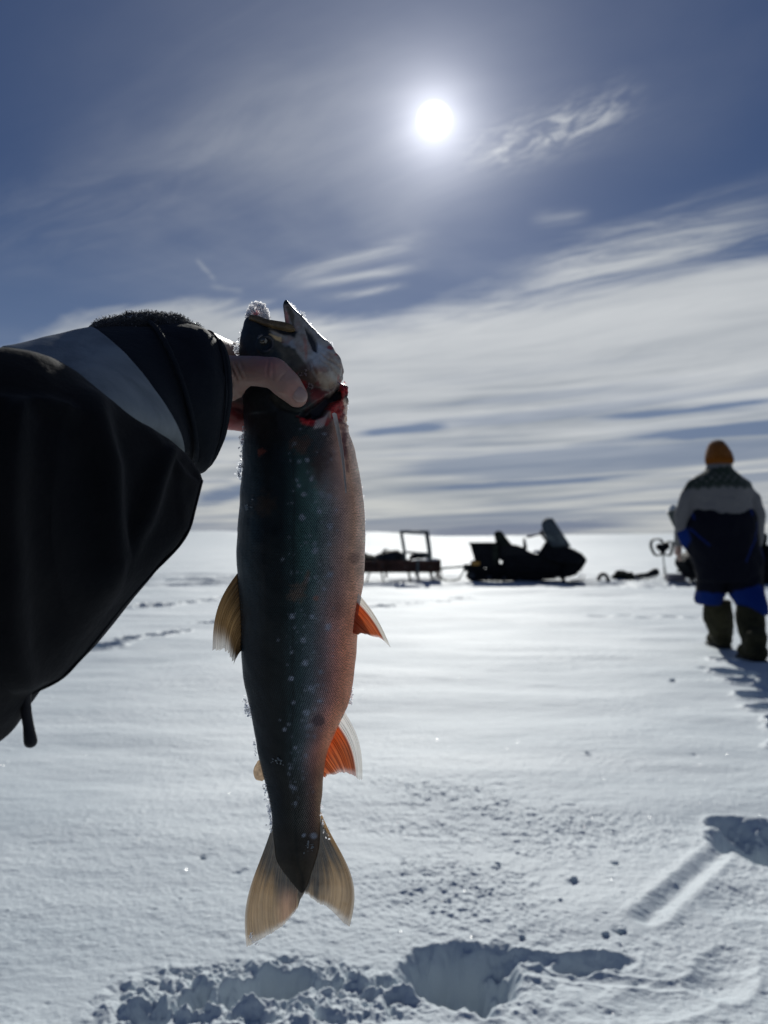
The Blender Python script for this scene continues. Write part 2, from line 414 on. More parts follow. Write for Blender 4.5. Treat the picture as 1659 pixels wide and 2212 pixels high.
# lighter, fresher drift tongues over the older crust (shape from the photo), as low drifts
def ground_z(X, Y):
    D = np.hypot(X, Y); Z = np.zeros_like(X)
    near = sstep(D, 60, 25)
    # long low drifts running across
    Z += 0.060 * fbm(X * 0.22 + 3, Y * 0.55, oct=4, seed=11) * near
    Z += 0.018 * fbm(X * 1.0, Y * 2.4, oct=4, seed=12, gain=.45) * near * sstep(D, 1.0, 3.0)
    # grainy crust strip in front and the smooth one beyond it
    n = fbm(X * 1.3 + 1.5, Y * 1.3, oct=2, seed=5)
    edge_y = 3.10 - 0.36 * X + 0.25 * n
    rough = 0.34 + 0.95 * sstep(X + .25 * n, -0.45, 0.25) * sstep(Y, edge_y + 0.12, edge_y - 0.15) * sstep(Y, 1.6, 2.2) + 0.25 * sstep(Y, edge_y + 2.0, edge_y + 4.0)
    rough *= 0.35 + 0.9 * sstep(fbm(X * 1.4 - 4, Y * 1.9, oct=4, seed=21), -0.3, 0.35)
    f = sstep(D, 14, 6)
    g1 = fbm(X * 30, Y * 30, oct=3, seed=31, gain=0.6)
    Z += 0.0055 * np.maximum(g1, -0.2) * rough * f
    Z += 0.0022 * fbm(X * 95, Y * 95, oct=2, seed=32) * rough * sstep(D, 6, 3)
    # sharp edge of the drift tongue
    Z += 0.012 * sstep(Y, edge_y - 0.10, edge_y + 0.30) * sstep(D, 12, 5)
    # ---- footprints and marks, near
    hx, hy = G(1003, 2108)
    dig(X, Y, Z, hx, hy, 0.118, 0.112, 0.17, 0.3, 41, 0.36, 0.80, 0.03)
    dig(X, Y, Z, *G(930, 2085), 0.05, 0.03, 0.03, 0.3, 44, 0.4, 0.7, 0.05)
    dig(X, Y, Z, *G(1160, 2075), 0.12, 0.026, 0.018, -0.12, 42, 0.4, 0.9, 0.1)
    dig(X, Y, Z, *G(1270, 2085), 0.09, 0.033, 0.028, 0.1, 43, 0.5, 0.8, 0.1)
    dig(X, Y, Z, *G(1300, 2120), 0.16, 0.02, 0.008, -0.15, 45, 0.4, 0.9, 0.2)
    dig(X, Y, Z, *G(1420, 2170), 0.20, 0.05, 0.008, 0.3, 46, 0.4, 0.9, 0.2)
    dig(X, Y, Z, *G(560, 2140), 0.100, 0.048, 0.11, 0.42, 51, 0.42, 0.8, 0.08)
    dig(X, Y, Z, *G(420, 2165), 0.045, 0.040, 0.07, 0.1, 52, 0.5, 0.9, 0.1)
    dig(X, Y, Z, *G(310, 2205), 0.05, 0.04, 0.05, 0.0, 53, 0.5, 0.9, 0.1)
    dig(X, Y, Z, *G(700, 2130), 0.04, 0.025, 0.03, 0.2, 54, 0.5, 0.8, 0.1)
    dig(X, Y, Z, *G(1660, 1825), 0.17, 0.16, 0.20, 0.2, 61, 0.34, 0.75, 0.03)
    groove(X, Y, Z, G(1392, 2000), G(1590, 1815), 0.026, 0.013, 0.45)
    dig(X, Y, Z, *G(1600, 1960), 0.10, 0.08, 0.008, 0.4, 62, 0.4, 0.9, 0.2)
    dig(X, Y, Z, *G(1560, 2110), 0.10, 0.06, 0.012, 0.8, 63, 0.4, 0.9, 0.2)
    # soft trodden snow at the bottom of the frame
    soft = sstep(Y, 1.66, 1.50) * 0.8
    Z += soft * 0.014 * fbm(X * 16, Y * 16, oct=4, seed=71, gain=0.55)
    m = (Y < 2.3) & (D > 0.9)
    x0, y0 = G(560, 2150); wb = .35 * fbm(X * 5, Y * 5, oct=3, seed=74); q = sstep(np.sqrt(((X - x0) / .33) ** 2 + ((Y - y0) / .13) ** 2) + wb, 1.25, .75)
    x1, y1 = G(1003, 2120); q2 = sstep(np.sqrt(((X - x1) / .20) ** 2 + ((Y - y1) / .15) ** 2) + wb, 1.3, .7) * .4
    bil = np.abs(fbm(X[m] * 17, Y[m] * 17, oct=4, seed=73, gain=.5))
    Z[m] += (q + q2)[m] * (.048 * bil - .010)
    rl = np.random.default_rng(15)
    for k in range(175, 240):
        if k < 175: u, v = rl.uniform(240, 860), rl.uniform(2085, 2212)
        elif k < 215: u, v = rl.normal(1003, 75), rl.normal(2120, 55)
        else: u, v = rl.uniform(1050, 1450), rl.uniform(2050, 2200)
        s = rl.uniform(.006, .022); cx, cy = G(u, v); m = (np.abs(X - cx) < 3 * s) & (np.abs(Y - cy) < 3 * s)
        x = (X[m] - cx) / s; y = (Y[m] - cy) / s; q = np.sqrt(x * x + y * y) + .35 * vnoise(x * 1.6, y * 1.6, seed=500 + k)
        Z[m] += (.55 if k < 175 else .2) * s * np.exp(-q ** 2 * 1.2) * (1 if k % 3 else -1)
    # thrown crumbs and small pits
    r = np.random.default_rng(5)
    spots = [(1072, 1880, .014), (1238, 1912, .016), (1328, 1872, .012), (866, 1800, .004), (438, 1860, .014), (512, 1890, .012), (530, 1880, .009), (1337, 2020, .012),
             (1310, 2030, .010), (1338, 2045, .009), (1290, 2000, .007), (1175, 1905, .008), (1106, 2010, .010), (1128, 2022, .010), (1215, 1900, .007), (1180, 1990, .006),
             (1225, 1985, .007), (990, 1890, .006), (1268, 1640, .014), (1528, 1447, .05), (1452, 1478, .025), (1430, 1990, .006), (1120, 1850, .010), (1500, 1640, .012), (1375, 1450, .012), (330, 1972, .008), (372, 1930, .006)]
    for k in range(90):
        spots.append((r.uniform(1050, 1659), r.uniform(1850, 2200), r.uniform(.002, .007)))
    for k in range(120):
        spots.append((r.uniform(0, 1659), r.uniform(1650, 2212), r.uniform(.002, .006)))
    for k, (u, v, s) in enumerate(spots):
        cx, cy = G(u, v); m = (np.abs(X - cx) < 4 * s) & (np.abs(Y - cy) < 4 * s)
        if not m.any(): continue
        x = (X[m] - cx) / s; y = (Y[m] - cy) / s; q = np.sqrt(x * x + y * y) + 0.35 * vnoise(x * 1.3, y * 1.3, seed=100 + k)
        sg = 1 if k % 3 == 0 else -1
        Z[m] += sg * 0.55 * s * np.exp(-q ** 2 * 1.1)
    # ---- middle distance: footprint trails and sledge tracks
    r = np.random.default_rng(9)
    trails = [((170, 1408), (480, 1345), 9, .09, .05), ((250, 1310), (520, 1290), 8, .12, .06), ((380, 1245), (500, 1240), 5, .15, .05), ((700, 1318), (1010, 1290), 14, .10, .05),
              ((1340, 1270), (1560, 1262), 8, .14, .05), ((1300, 1330), (1500, 1333), 5, .10, .02), ((1560, 1430), (1700, 1560), 6, .10, .06), ((1690, 1500), (1760, 1700), 4, .10, .06)]
    for (a, b, n_, s, dep) in trails:
        for k in range(n_):
            t = (k + r.uniform(-.25, .25)) / max(1, n_ - 1); u = a[0] + (b[0] - a[0]) * t; v = a[1] + (b[1] - a[1]) * t + r.uniform(-3, 3)
            dig(X, Y, Z, *G(u, v), s * r.uniform(.8, 1.6), s * r.uniform(.7, 1.2), dep * r.uniform(.7, 1.3), r.uniform(-.4, .4), int(200 + k + u), 0.35, 0.4, 0.25)
    dig(X, Y, Z, *G(205, 1402), .20, .16, .10, 0, 301, .3, .4, .2); dig(X, Y, Z, *G(325, 1306), .30, .30, .10, 0, 302, .4, .4, .2)
    # packed sledge track by the snowmobiles
    m = (Y > 11) & (Y < 26)
    tr = np.zeros_like(X)
    tr[m] = sstep(Y[m], 15.0, 15.9) * sstep(Y[m], 21.5, 19.5) * sstep(fbm(X[m] * .8, Y[m] * 3.0, oct=4, seed=81), -.5, .3)
    Z -= 0.09 * tr; Z[m] += 0.06 * tr[m] * fbm(X[m] * 1.6, Y[m] * 6, oct=3, seed=82)
    # ---- far terrain, rising a little, very low hills at the horizon
    th_ = np.arctan2(X, Y)
    far = sstep(D, 80, 700)
    hill = 2.0 * sstep(D, 120, 500) * (0.5 + 0.5 * fbm(th_ * 6, D * 0.002, oct=3, seed=91))
    bump_ = 6.5 * np.exp(-((th_ - ang(800)) / 0.055) ** 2) + 7.5 * np.exp(-((th_ - ang(440)) / 0.10) ** 2) + 3.0 * np.exp(-((th_ - ang(1500)) / 0.22) ** 2) + 2.0
    Z += hill + bump_ * sstep(D, 350, 900) * sstep(D, 2600, 1500) * (0.9 + 0.1 * fbm(th_ * 25, D * .004, oct=3, seed=92))
    Z += 0.5 * fbm(X * 0.02, Y * 0.05, oct=4, seed=93) * sstep(D, 40, 200)
    Z -= (D > 2600) * 0
    return Z

fr = np.linspace(-0.56, 0.56, 900)
bk = np.linspace(0.56, 2 * math.pi - 0.56, 140)[1:-1]
TH = np.r_[fr, bk]
RAD = [0.25]
while RAD[-1] < 9000:
    d = RAD[-1]
    k = 0.0016 * (1 + max(0, (1.2 - d)) * 6) if d < 3 else (0.0026 if d < 8 else (0.005 if d < 40 else 0.02))
    RAD.append(d * (1 + k) + 0.0002)
RAD = np.array(RAD)
Dm, Tm = np.meshgrid(RAD, TH, indexing='ij')
X = Dm * np.sin(Tm); Y = Dm * np.cos(Tm); Z = ground_z(X, Y)
verts = np.stack([X, Y, Z], -1).reshape(-1, 3)
faces = grid_faces(len(RAD), len(TH), True)[:, ::-1]
# close the middle
ci = len(verts); verts = np.vstack([verts, [[0, 0, 0]]])
me = rawmesh('snow_field', verts, np.ascontiguousarray(faces))
cap = rawmesh('c', np.vstack([verts[:len(TH)], [[0, 0, 0]]]), [(len(TH), (j + 1) % len(TH), j) for j in range(len(TH))])
m_snow, b = new_mat('snow'); t = m_snow.node_tree
g = t.nodes.new('ShaderNodeNewGeometry'); pos = E(g.outputs['Position'])
gx, gy, gz = separate(pos)
dist = E.m('SQRT', gx * gx + gy * gy)
n1 = noise(combine(gx * 0.5, gy * 1.2), 1.0, 5, 0.55)
n2 = noise(pos, 14.0, 4, 0.6)
c = mixc(smooth(n1, 0.3, 0.7), (0.475, 0.545, 0.590), (0.59, 0.655, 0.690))
c = mixc(smooth(n2, 0.35, 0.7) * 0.25, c, (0.50, 0.56, 0.60))
link(c, b.inputs['Base Color'])
pat = smooth(noise(combine(gx * 0.33 + 5.0, gy * 0.75), 1.0, 5, 0.6, 0.4), 0.42, 0.60)
b.inputs['Roughness'].default_value = 0.70; link((pat * 0.40 + 0.40) * (smooth(dist, 120.0, 12.0) * 0.5 + 0.5), b.inputs['Specular IOR Level'])
# ice grains: fine bump close by, glints
nb = noise(pos, 260.0, 3, 0.65); nb2 = noise(pos, 60.0, 4, 0.6); nb3 = noise(combine(gx * 1.0, gy * 2.5), 6.0, 5, 0.6)
vg = t.nodes.new('ShaderNodeTexVoronoi'); vg.inputs['Scale'].default_value = 330.0; link(pos, vg.inputs['Vector'])
cr_, cg_, cb_ = separate(vg.outputs['Color'])
glint = smooth(cr_, 0.994, 0.998) * smooth(dist, 7.0, 3.5)
b.inputs['Coat Roughness'].default_value = 0.22; b.inputs['Coat IOR'].default_value = 1.45; link(glint, b.inputs['Coat Weight'])
vn = t.nodes.new('ShaderNodeVectorMath'); vn.operation = 'NORMALIZE'; link(combine((cg_ - 0.5) * 1.3, (cb_ - 0.5) * 1.3, 1.0), vn.inputs[0]); link(vn.outputs[0], b.inputs['Coat Normal'])
h = nb * 0.0011 * smooth(dist, 5.0, 1.5) + nb2 * 0.003 * smooth(dist, 14.0, 3.0) + nb3 * 0.010
bn = t.nodes.new('ShaderNodeBump'); bn.inputs['Strength'].default_value = 0.8; bn.inputs['Distance'].default_value = 1.0
link(h, bn.inputs['Height']); link(bn.outputs[0], b.inputs['Normal'])
snow = link_mesh(me, m_snow); tag(snow, kind='structure')
co = bpy.data.meshes.remove(cap)

# ================================================================== the fish, hanging head up from the hand
FY = 0.52; MM = FY / FPX                       # one unit of the outline tables in metres
def c1(x, y): return (384 + .26454 * x, 630.9 + .26454 * y)
def c5(x, y): return (438.9 + .2645 * x, 932.6 + .2645 * y)
def c6(x, y): return (438.9 + .29754 * x, 1426.4 + .29754 * y)
def outline_uv(co, Y0=0.505):
    q = (co[:, 2] - CAM_H) / Y0; cp, sp = math.cos(PITCH), math.sin(PITCH)
    dv = (q * cp - sp) / (cp + q * sp); k = cp - sp * dv
    return CU + co[:, 0] / Y0 * k * FPX, CV - dv * FPX
BODY = [(838, 526, 690), (848, 526, 722), (858, 526, 736), (880, 526.5, 743), (905, 527, 747), (932, 528, 753.6), (972, 524.5, 767), (1012, 524, 775), (1046, 521, 781), (1104, 517, 788), (1157, 512.5, 789), (1200, 511, 789),
        (1250, 514, 786.7), (1300, 520, 778.5), (1324, 521.5, 775), (1382, 522, 771.6), (1435, 522.5, 768), (1480, 529, 761.6), (1516, 537, 755), (1554, 545, 737), (1581, 550, 725), (1629, 557, 707), (1664, 566, 701),
        (1700, 576, 697), (1730, 582, 694), (1766, 587, 693), (1800, 589, 692), (1830, 592, 690), (1862, 599, 683), (1885, 612, 674), (1905, 628, 668), (1918, 639, 662), (1928, 648, 656)]
HALF = [(655, .002), (694, .007), (735, .014), (800, .0205), (900, .0235), (1000, .0255), (1170, .0265), (1324, .024), (1480, .0195), (1630, .0130), (1750, .0085), (1800, .0068), (1862, .0042), (1905, .0018), (1928, .0010)]
def half(v): return np.interp(v, [h[0] for h in HALF], [h[1] for h in HALF])
def fish_loft(tab, n_st, n=48, tfac=1.0, dy=0.0, thick=None, ex=2.0):
    t = catmull(tab, n_st); rings = []
    for v, a, b_ in t:
        c = (a + b_) / 2; w = (b_ - a) / 2; T = (half(v) if thick is None else np.interp(v, [q[0] for q in thick], [q[1] for q in thick])) * tfac; r = []
        for j in range(n):
            th_ = 2 * math.pi * j / n; cx, sn = math.cos(th_), math.sin(th_)
            cx = math.copysign(abs(cx) ** (2 / ex), cx); sn = math.copysign(abs(sn) ** (2 / ex), sn)
            p = P(c + w * cx, v, FY); r.append(Vector((p.x, FY + dy + T * sn, p.z)))
        rings.append(r)
    return rings
mb = MB()
mb.loft(fish_loft(BODY, 120))
HEAD_A = [(689, 533, 545), (697, 528, 560), (705, 526, 584), (712, 524, 612), (720, 521, 634), (735, 519, 650), (752, 517.5, 662), (768, 516, 668), (800, 520, 672), (842, 526, 676), (880, 527, 678), (900, 530, 670)]
mb.loft(fish_loft(HEAD_A, 40, thick=[(689, .006), (705, .011), (735, .0165), (800, .0215), (900, .0225)]))
JAW = [(657, 618, 624), (665, 614.5, 631), (675, 615.5, 640), (694, 618.5, 659), (713, 618, 678), (734, 610, 698), (747, 604, 714), (766, 600, 726), (779, 600, 737), (795, 600, 741.5), (813, 604, 738.5), (832, 612, 728), (845, 625, 712), (855, 640, 694)]
for sgn in (-1, 1):                                   # the two halves of the jaw and gill cover
    mb.loft(fish_loft(JAW, 44, dy=sgn * 0.0075, thick=[(657, .003), (675, .0045), (713, .007), (766, .0125), (813, .014), (845, .010), (855, .006)], ex=2.3))
mb.ball(P(745, 838, FY - .002), (.0026, .0040, .0024)); mb.ball(P(738, 842, FY), (.0030, .006, .0030)); mb.ball(P(728, 846, FY), (.0050, .009, .0045)); mb.ball(P(735, 852, FY), (.0040, .009, .0045)); mb.ball(P(741, 850, FY - .004), (.0032, .006, .005)); mb.ball(P(733, 836, FY - .002), (.003, .006, .003)); mb.ball(P(739, 862, FY - .003), (.0035, .007, .006))
mb.ball(P(743, 880, FY), (.0028, .006, .007)); mb.ball(P(700, 768, FY), (.006, .01, .01))
me = remesh(mb, 0.00085, 5, 'char_fish')
co = get_co(me); no = get_no(me); U, V = outline_uv(co); near = sstep(-no[:, 1], -0.1, 0.25)

def blob(u, v, r, soft=0.8, ns=0.3, ny=1.0):
    ang_ = fbm(U * .13, V * .13, oct=3, seed=int(u)) * ns * r
    d = np.hypot(U - u, (V - v) / ny) + ang_
    return sstep(d, r * (1 + soft * .5), r * (1 - soft * .5))
def poly(p, soft=3.0, ns=2.0, fr=.12):
    d = sdf_poly(U, V, p) + ns * fbm(U * fr, V * fr, oct=3, seed=9); return sstep(d, soft, -soft)
def lay(colr, new, m): return colr + (np.array(new) - colr) * m[:, None]
# ---- relief
CAV = [c1(*q) for q in ((1040, 985), (1130, 925), (1210, 860), (1310, 745), (1322, 850), (1250, 930), (1190, 1020), (1100, 1050), (1000, 1030))]
SLIT = [c1(*q) for q in ((1032, 280), (1090, 335), (1135, 420), (1142, 508), (1110, 492), (1070, 400))]
cav = poly(CAV, 4, 2); slit = poly(SLIT, 2, 1)
gm = poly([c1(*q) for q in ((1110, 560), (1240, 480), (1340, 560), (1352, 640), (1300, 760), (1210, 830), (1130, 760), (1060, 690))], 8, 2)
gx_, gy_ = c1(1040, 430); fan = np.arctan2(V - gy_, U - gx_); rays = np.sin(fan * 30 + 3.2 * fbm(U * .035, V * .035, oct=3, seed=4)) * (.6 + .6 * vnoise(fan * 9, fan * 0, seed=3))
GILL = [c1(*q) for q in ((760, 870), (850, 960), (980, 1000), (1080, 965), (1150, 900))]
gd = np.full(len(U), 1e9)
for (ax, ay), (bx, by) in zip(GILL[:-1], GILL[1:]):
    ex, ey = bx - ax, by - ay; t = np.clip(((U - ax) * ex + (V - ay) * ey) / (ex * ex + ey * ey), 0, 1); gd = np.minimum(gd, np.hypot(U - ax - ex * t, V - ay - ey * t))
torn = np.clip(blob(735, 900, 22, .8) + blob(665, 910, 20, .8) + blob(744, 850, 20, .8), 0, 1)
disp = -0.0060 * cav - 0.0020 * slit + 0.00045 * rays * gm - 0.0012 * np.exp(-(gd / 2.5) ** 2) \
       + torn * 0.0026 * fbm(co[:, 0] * 420, co[:, 2] * 420, co[:, 1] * 420, oct=3, seed=6) \
       + 0.0005 * fbm(co[:, 0] * 90, co[:, 2] * 90, co[:, 1] * 90, oct=3, seed=8)
eyeu, eyev = 575.5, 747
disp -= 0.0018 * np.exp(-((np.hypot(U - eyeu, V - eyev) - 0) / 13.0) ** 4)
disp += 0.0014 * np.exp(-((np.hypot(U - eyeu, V - eyev) - 17) / 4.5) ** 2)
# dent and wrinkles where the thumb presses
disp -= 0.0012 * np.exp(-((V - 806) / 40.0) ** 4) * sstep(U, 650, 600) * sstep(U, 500, 530)
co2 = co + no * disp[:, None]; set_co(me, co2)
# ---- colour of the skin
vl = [b_[0] for b_ in BODY]; Lb = np.interp(V, vl, [b_[1] for b_ in BODY]); Rb = np.interp(V, vl, [b_[2] for b_ in BODY])
a = np.clip((U - Lb) / (Rb - Lb), 0, 1)
an = np.clip(a + 0.022 * fbm(U * .02, V * .02, oct=3, seed=14), 0, 1)
keys = [0, .10, .22, .36, .44, .52, .62, .72, .82, .91, 1.0]
up = np.array([(.010, .026, .040), (.009, .024, .036), (.004, .008, .012), (.006, .012, .015), (.016, .034, .035), (.030, .068, .062), (.055, .098, .092), (.120, .122, .122), (.270, .170, .140), (.50, .28, .18), (.68, .50, .38)])
dn = np.array([(.006, .014, .022), (.005, .010, .016), (.003, .006, .008), (.007, .012, .013), (.022, .038, .040), (.040, .062, .064), (.078, .092, .098), (.170, .115, .112), (.350, .150, .112), (.56, .220, .125), (.70, .30, .17)])
def keyed(k): return np.stack([np.interp(an, keys, k[:, i]) for i in range(3)], -1)
wv = sstep(V, 1150, 1420)[:, None]
colr = keyed(up) * (1 - wv) + keyed(dn) * wv
tl = sstep(V, 1600, 1740)
colr = lay(colr, (.045, .036, .026), tl * 0.75 * sstep(a, .15, .6)); colr = lay(colr, (.24, .15, .075), tl * sstep(a, .80, .98) * .6)
colr = lay(colr, (.018, .015, .012), sstep(V, 1770, 1830) * 0.85)
colr = lay(colr, (.035, .026, .016), sstep(V + 14 * fbm(U * .22, V * .03, oct=3, seed=3), 1845, 1900) * .75)
# shoulders darker with old blood
colr = colr * (1 + .35 * sstep(a, .42, .7))[:, None]
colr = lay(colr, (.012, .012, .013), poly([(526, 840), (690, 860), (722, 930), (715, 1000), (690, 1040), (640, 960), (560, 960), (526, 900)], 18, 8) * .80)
colr = lay(colr, (.10, .035, .020), blob(702, 1015, 26, 1.2, .5, 1.6) * .35)
# lateral line and faint rows
line_u = Lb + (Rb - Lb) * 0.455
colr = lay(colr, (.006, .008, .009), np.exp(-((U - line_u) / 3.0) ** 2) * sstep(V, 930, 1000) * .45)
# pale spots
spots = [(860, 245, 9), (895, 400, 8), (780, 405, 6), (835, 520, 9), (985, 530, 6), (960, 655, 7), (825, 700, 10), (1040, 770, 12), (885, 850, 6), (925, 970, 12), (665, 1040, 6), (1035, 1165, 11), (1070, 1440, 6), (895, 1495, 9), (735, 1500, 8),
         (1025, 1590, 10), (830, 1690, 10), (620, 1690, 5), (735, 1785, 6), (915, 1790, 6), (840, 1875, 11), (965, 1955, 8), (725, 2005, 8), (720, 860, 5), (960, 1080, 5), (1090, 640, 5), (740, 590, 5), (1180, 940, 5)]
spots = [(*c5(x, y), s * .46) for x, y, s in spots]
spots += [(*c6(x, y), s * .52) for x, y, s in ((750, 10, 7), (650, 120, 7), (790, 195, 9), (655, 300, 7), (845, 290, 6), (750, 375, 9), (590, 500, 7), (755, 480, 8), (760, 550, 6), (665, 640, 7), (740, 705, 7), (630, 790, 6), (655, 945, 7), (665, 1060, 6), (720, 1310, 6), (790, 1320, 10), (560, 430, 4), (720, 820, 5))]
rr_ = np.random.default_rng(3)
for k in range(170):
    v_ = rr_.uniform(930, 1750); L_ = np.interp(v_, vl, [b_[1] for b_ in BODY]); R_ = np.interp(v_, vl, [b_[2] for b_ in BODY])
    spots.append((L_ + (R_ - L_) * rr_.uniform(.40, .84), v_, rr_.uniform(1.4, 4.0) if k % 3 == 0 else rr_.uniform(1.0, 2.2)))
for k, (u, v, s) in enumerate(spots):
    m = blob(u, v, s * 1.25, 1.1, .6)
    colr = lay(colr, (.27, .30, .36), m * ((.66 if k < len(spots) - 170 else .42) if s > 3 else .30))
# scuffs and blood marks
colr = colr * (1 + .38 * fbm(U * .045, V * .022, oct=4, seed=61))[:, None] * (1 + .22 * fbm(U * .3, V * .3, oct=2, seed=62))[:, None]
colr = lay(colr, (.115, .080, .060), np.maximum(blob(*c5(780, 1310), 17, .9, .6), poly([c5(810, 1250), c5(870, 1130), c5(890, 1140), c5(850, 1270)], 4, 3)) * .75)
colr = lay(colr, (.26, .13, .10), blob(*c5(935, 1350), 6, .8, .5) * .8); colr = lay(colr, (.13, .035, .025), blob(*c5(488, 175), 8, .8, .8) * .75)
colr = lay(colr, (.09, .045, .030), blob(*c5(820, 120), 22, 1.0, .8, .7) * .6); colr = lay(colr, (.055, .040, .048), blob(*c6(835, 440), 13, .6) * .7)
colr = lay(colr, (.17, .09, .075), blob(*c5(1240, 1030), 14, .9, .5) * .6); colr = lay(colr, (.06, .035, .02), blob(*c5(500, 600), 22, 1.2, .9) * .35)
# ---- head
hcolm = (1 + .35 * fbm(U * .12, V * .12, oct=4, seed=63))[:, None]
hd = sstep(V, 905, 855) * (1 - sstep(a, .9, .99) * sstep(V, 850, 870))
hcol = np.tile(np.array([.020, .026, .030]), (len(U), 1))
hcol = lay(hcol, (.10, .090, .070), poly([c1(*q) for q in ((760, 330), (960, 480), (1080, 560), (1200, 700), (1180, 840), (1100, 930), (900, 1010), (780, 900), (860, 560), (800, 450))], 7, 5) * .9)
hcol = lay(hcol, (.045, .043, .035), poly([c1(*q) for q in ((760, 860), (1020, 860), (1140, 880), (1090, 960), (960, 1000), (830, 950))], 6, 4) * .85)
sil = poly([c1(*q) for q in ((860, 90), (910, 95), (1045, 235), (1265, 430), (1360, 600), (1310, 770), (1210, 840), (1120, 740), (1050, 600), (960, 480), (780, 350), (750, 310), (960, 380), (980, 330), (890, 290))], 3, 2)
hcol = lay(hcol, (.34, .315, .285), sil)
hcol = lay(hcol, (.30, .20, .17), sil * sstep(fbm(U * .07, V * .07, oct=4, seed=66), -.05, .35) * .55)
hcol = lay(hcol, (.38, .42, .48), poly([c1(*q) for q in ((1150, 420), (1230, 470), (1200, 600), (1100, 640), (1060, 560))], 10, 5) * sil * .8)
hcol = lay(hcol, (.36, .42, .47), poly([c1(*q) for q in ((880, 400), (950, 400), (970, 475), (860, 430))], 4, 2) * .6)
hcol = lay(hcol, (.85, .58, .28), poly([c1(*q) for q in ((750, 345), (850, 375), (850, 412), (800, 395))], 2, 1.5) * .9)
hcol = lay(hcol, (.30, .16, .12), poly([c1(*q) for q in ((850, 385), (930, 400), (900, 440), (850, 420))], 3, 3) * .55)
hcol = lay(hcol, (.44, .17, .13), poly([c1(*q) for q in ((1035, 380), (1055, 400), (1065, 560), (1050, 570))], 3, 2) * .7)
hcol = lay(hcol, (.60, .24, .21), poly([c1(*q) for q in ((870, 130), (895, 160), (915, 295), (885, 300))], 2, 1) * .75)
hcol = lay(hcol, (.06, .05, .03), poly([c1(*q) for q in ((870, 100), (910, 100), (950, 180), (948, 300), (925, 250), (900, 170))], 2, 1.5) * .8)
hcol = lay(hcol, (.32, .22, .17), gm * sstep(rays, .2, -.8) * .6)
hcol = lay(hcol, (.36, .24, .13), poly([c1(*q) for q in ((1130, 640), (1300, 740), (1240, 830), (1150, 800), (1080, 740))], 8, 4) * .45)
hcol = lay(hcol, (.07, .035, .028), poly([c1(*q) for q in ((1010, 640), (1080, 560), (1150, 700), (1200, 830), (1150, 880), (1060, 820), (1000, 740))], 8, 7) * .7)
hcol = lay(hcol, (.018, .02, .026), slit * .93)
hcol = lay(hcol, (.30, .016, .014), np.clip(blob(*c1(1030, 765), 10, 1.2, .9) + blob(*c1(1240, 450), 6, .6, .5) + blob(*c1(1290, 505), 4, 1., .9) + blob(*c1(1330, 690), 5, 1., .9) + blob(*c1(960, 690), 6, 1.2, .9) * .6 + blob(*c1(1140, 860), 12, 1.2, .9) * .6, 0, 1) * .8)
hcol = lay(hcol, (.25, .22, .2), sstep(np.abs(np.hypot(U - eyeu, V - eyev) - 16.5), 2.2, .6) * sstep(U, 570, 582) * .45)
hcol = lay(hcol, (.13, .022, .020), sstep(fbm(U * .06, V * .06, oct=4, seed=67), .02, .3) * sstep(V, 780, 830) * sstep(U, 640, 670) * .8)
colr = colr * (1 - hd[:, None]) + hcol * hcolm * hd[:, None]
colr = lay(colr, (.010, .009, .012), cav * .95)
red = np.clip(poly([c1(*q) for q in ((1325, 700), (1345, 740), (1352, 850), (1350, 960), (1330, 1045), (1255, 1040), (1235, 950), (1310, 850))], 3, 4)
              + poly([c1(*q) for q in ((990, 1030), (1100, 1035), (1150, 1080), (1100, 1112), (1030, 1092))], 3, 3) + blob(*c1(1362, 780), 9, .4) + blob(*c1(1200, 1060), 10, .8, .8) * .6, 0, 1)
colr = lay(colr, (.36, .014, .016), red * .92)
colr = lay(colr, (.16, .02, .02), red * sstep(fbm(U * .35, V * .35, oct=3, seed=77), 0, .4) * .8)
colr = lay(colr, (.55, .47, .44), poly([c1(*q) for q in ((1130, 1075), (1200, 1020), (1240, 980), (1225, 1020), (1190, 1110), (1120, 1125))], 3, 3) * .55)
colr = lay(colr, (.16, .055, .055), poly([c1(*q) for q in ((1330, 960), (1365, 1050), (1375, 1180), (1370, 1350), (1340, 1350), (1335, 1150), (1310, 1050))], 3, 4) * .75)
colr = lay(colr, (.14, .05, .05), poly([c5(*q) for q in ((1120, 0), (1165, 0), (1185, 200), (1190, 330), (1165, 300), (1140, 100))], 3, 4) * .75)
colr = lay(colr, (.30, .02, .02), blob(575, 688, 10, .8) * hd * .7)
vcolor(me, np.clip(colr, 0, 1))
w_ = (Rb - Lb) / 2 * MM; hf = half(V)
per = math.pi * (1.5 * (w_ + hf) - np.sqrt(w_ * hf)); arc = per * np.arccos(np.clip(1 - 2 * a, -1, 1)) / math.pi
sc = np.stack([arc + (co[:, 1] > FY) * .5, co[:, 2], sstep(V, 905, 945) * sstep(V, 1850, 1780)], -1).astype(np.float32)
at = me.attributes.new('scale_map', 'FLOAT_VECTOR', 'POINT'); at.data.foreach_set('vector', sc.ravel())

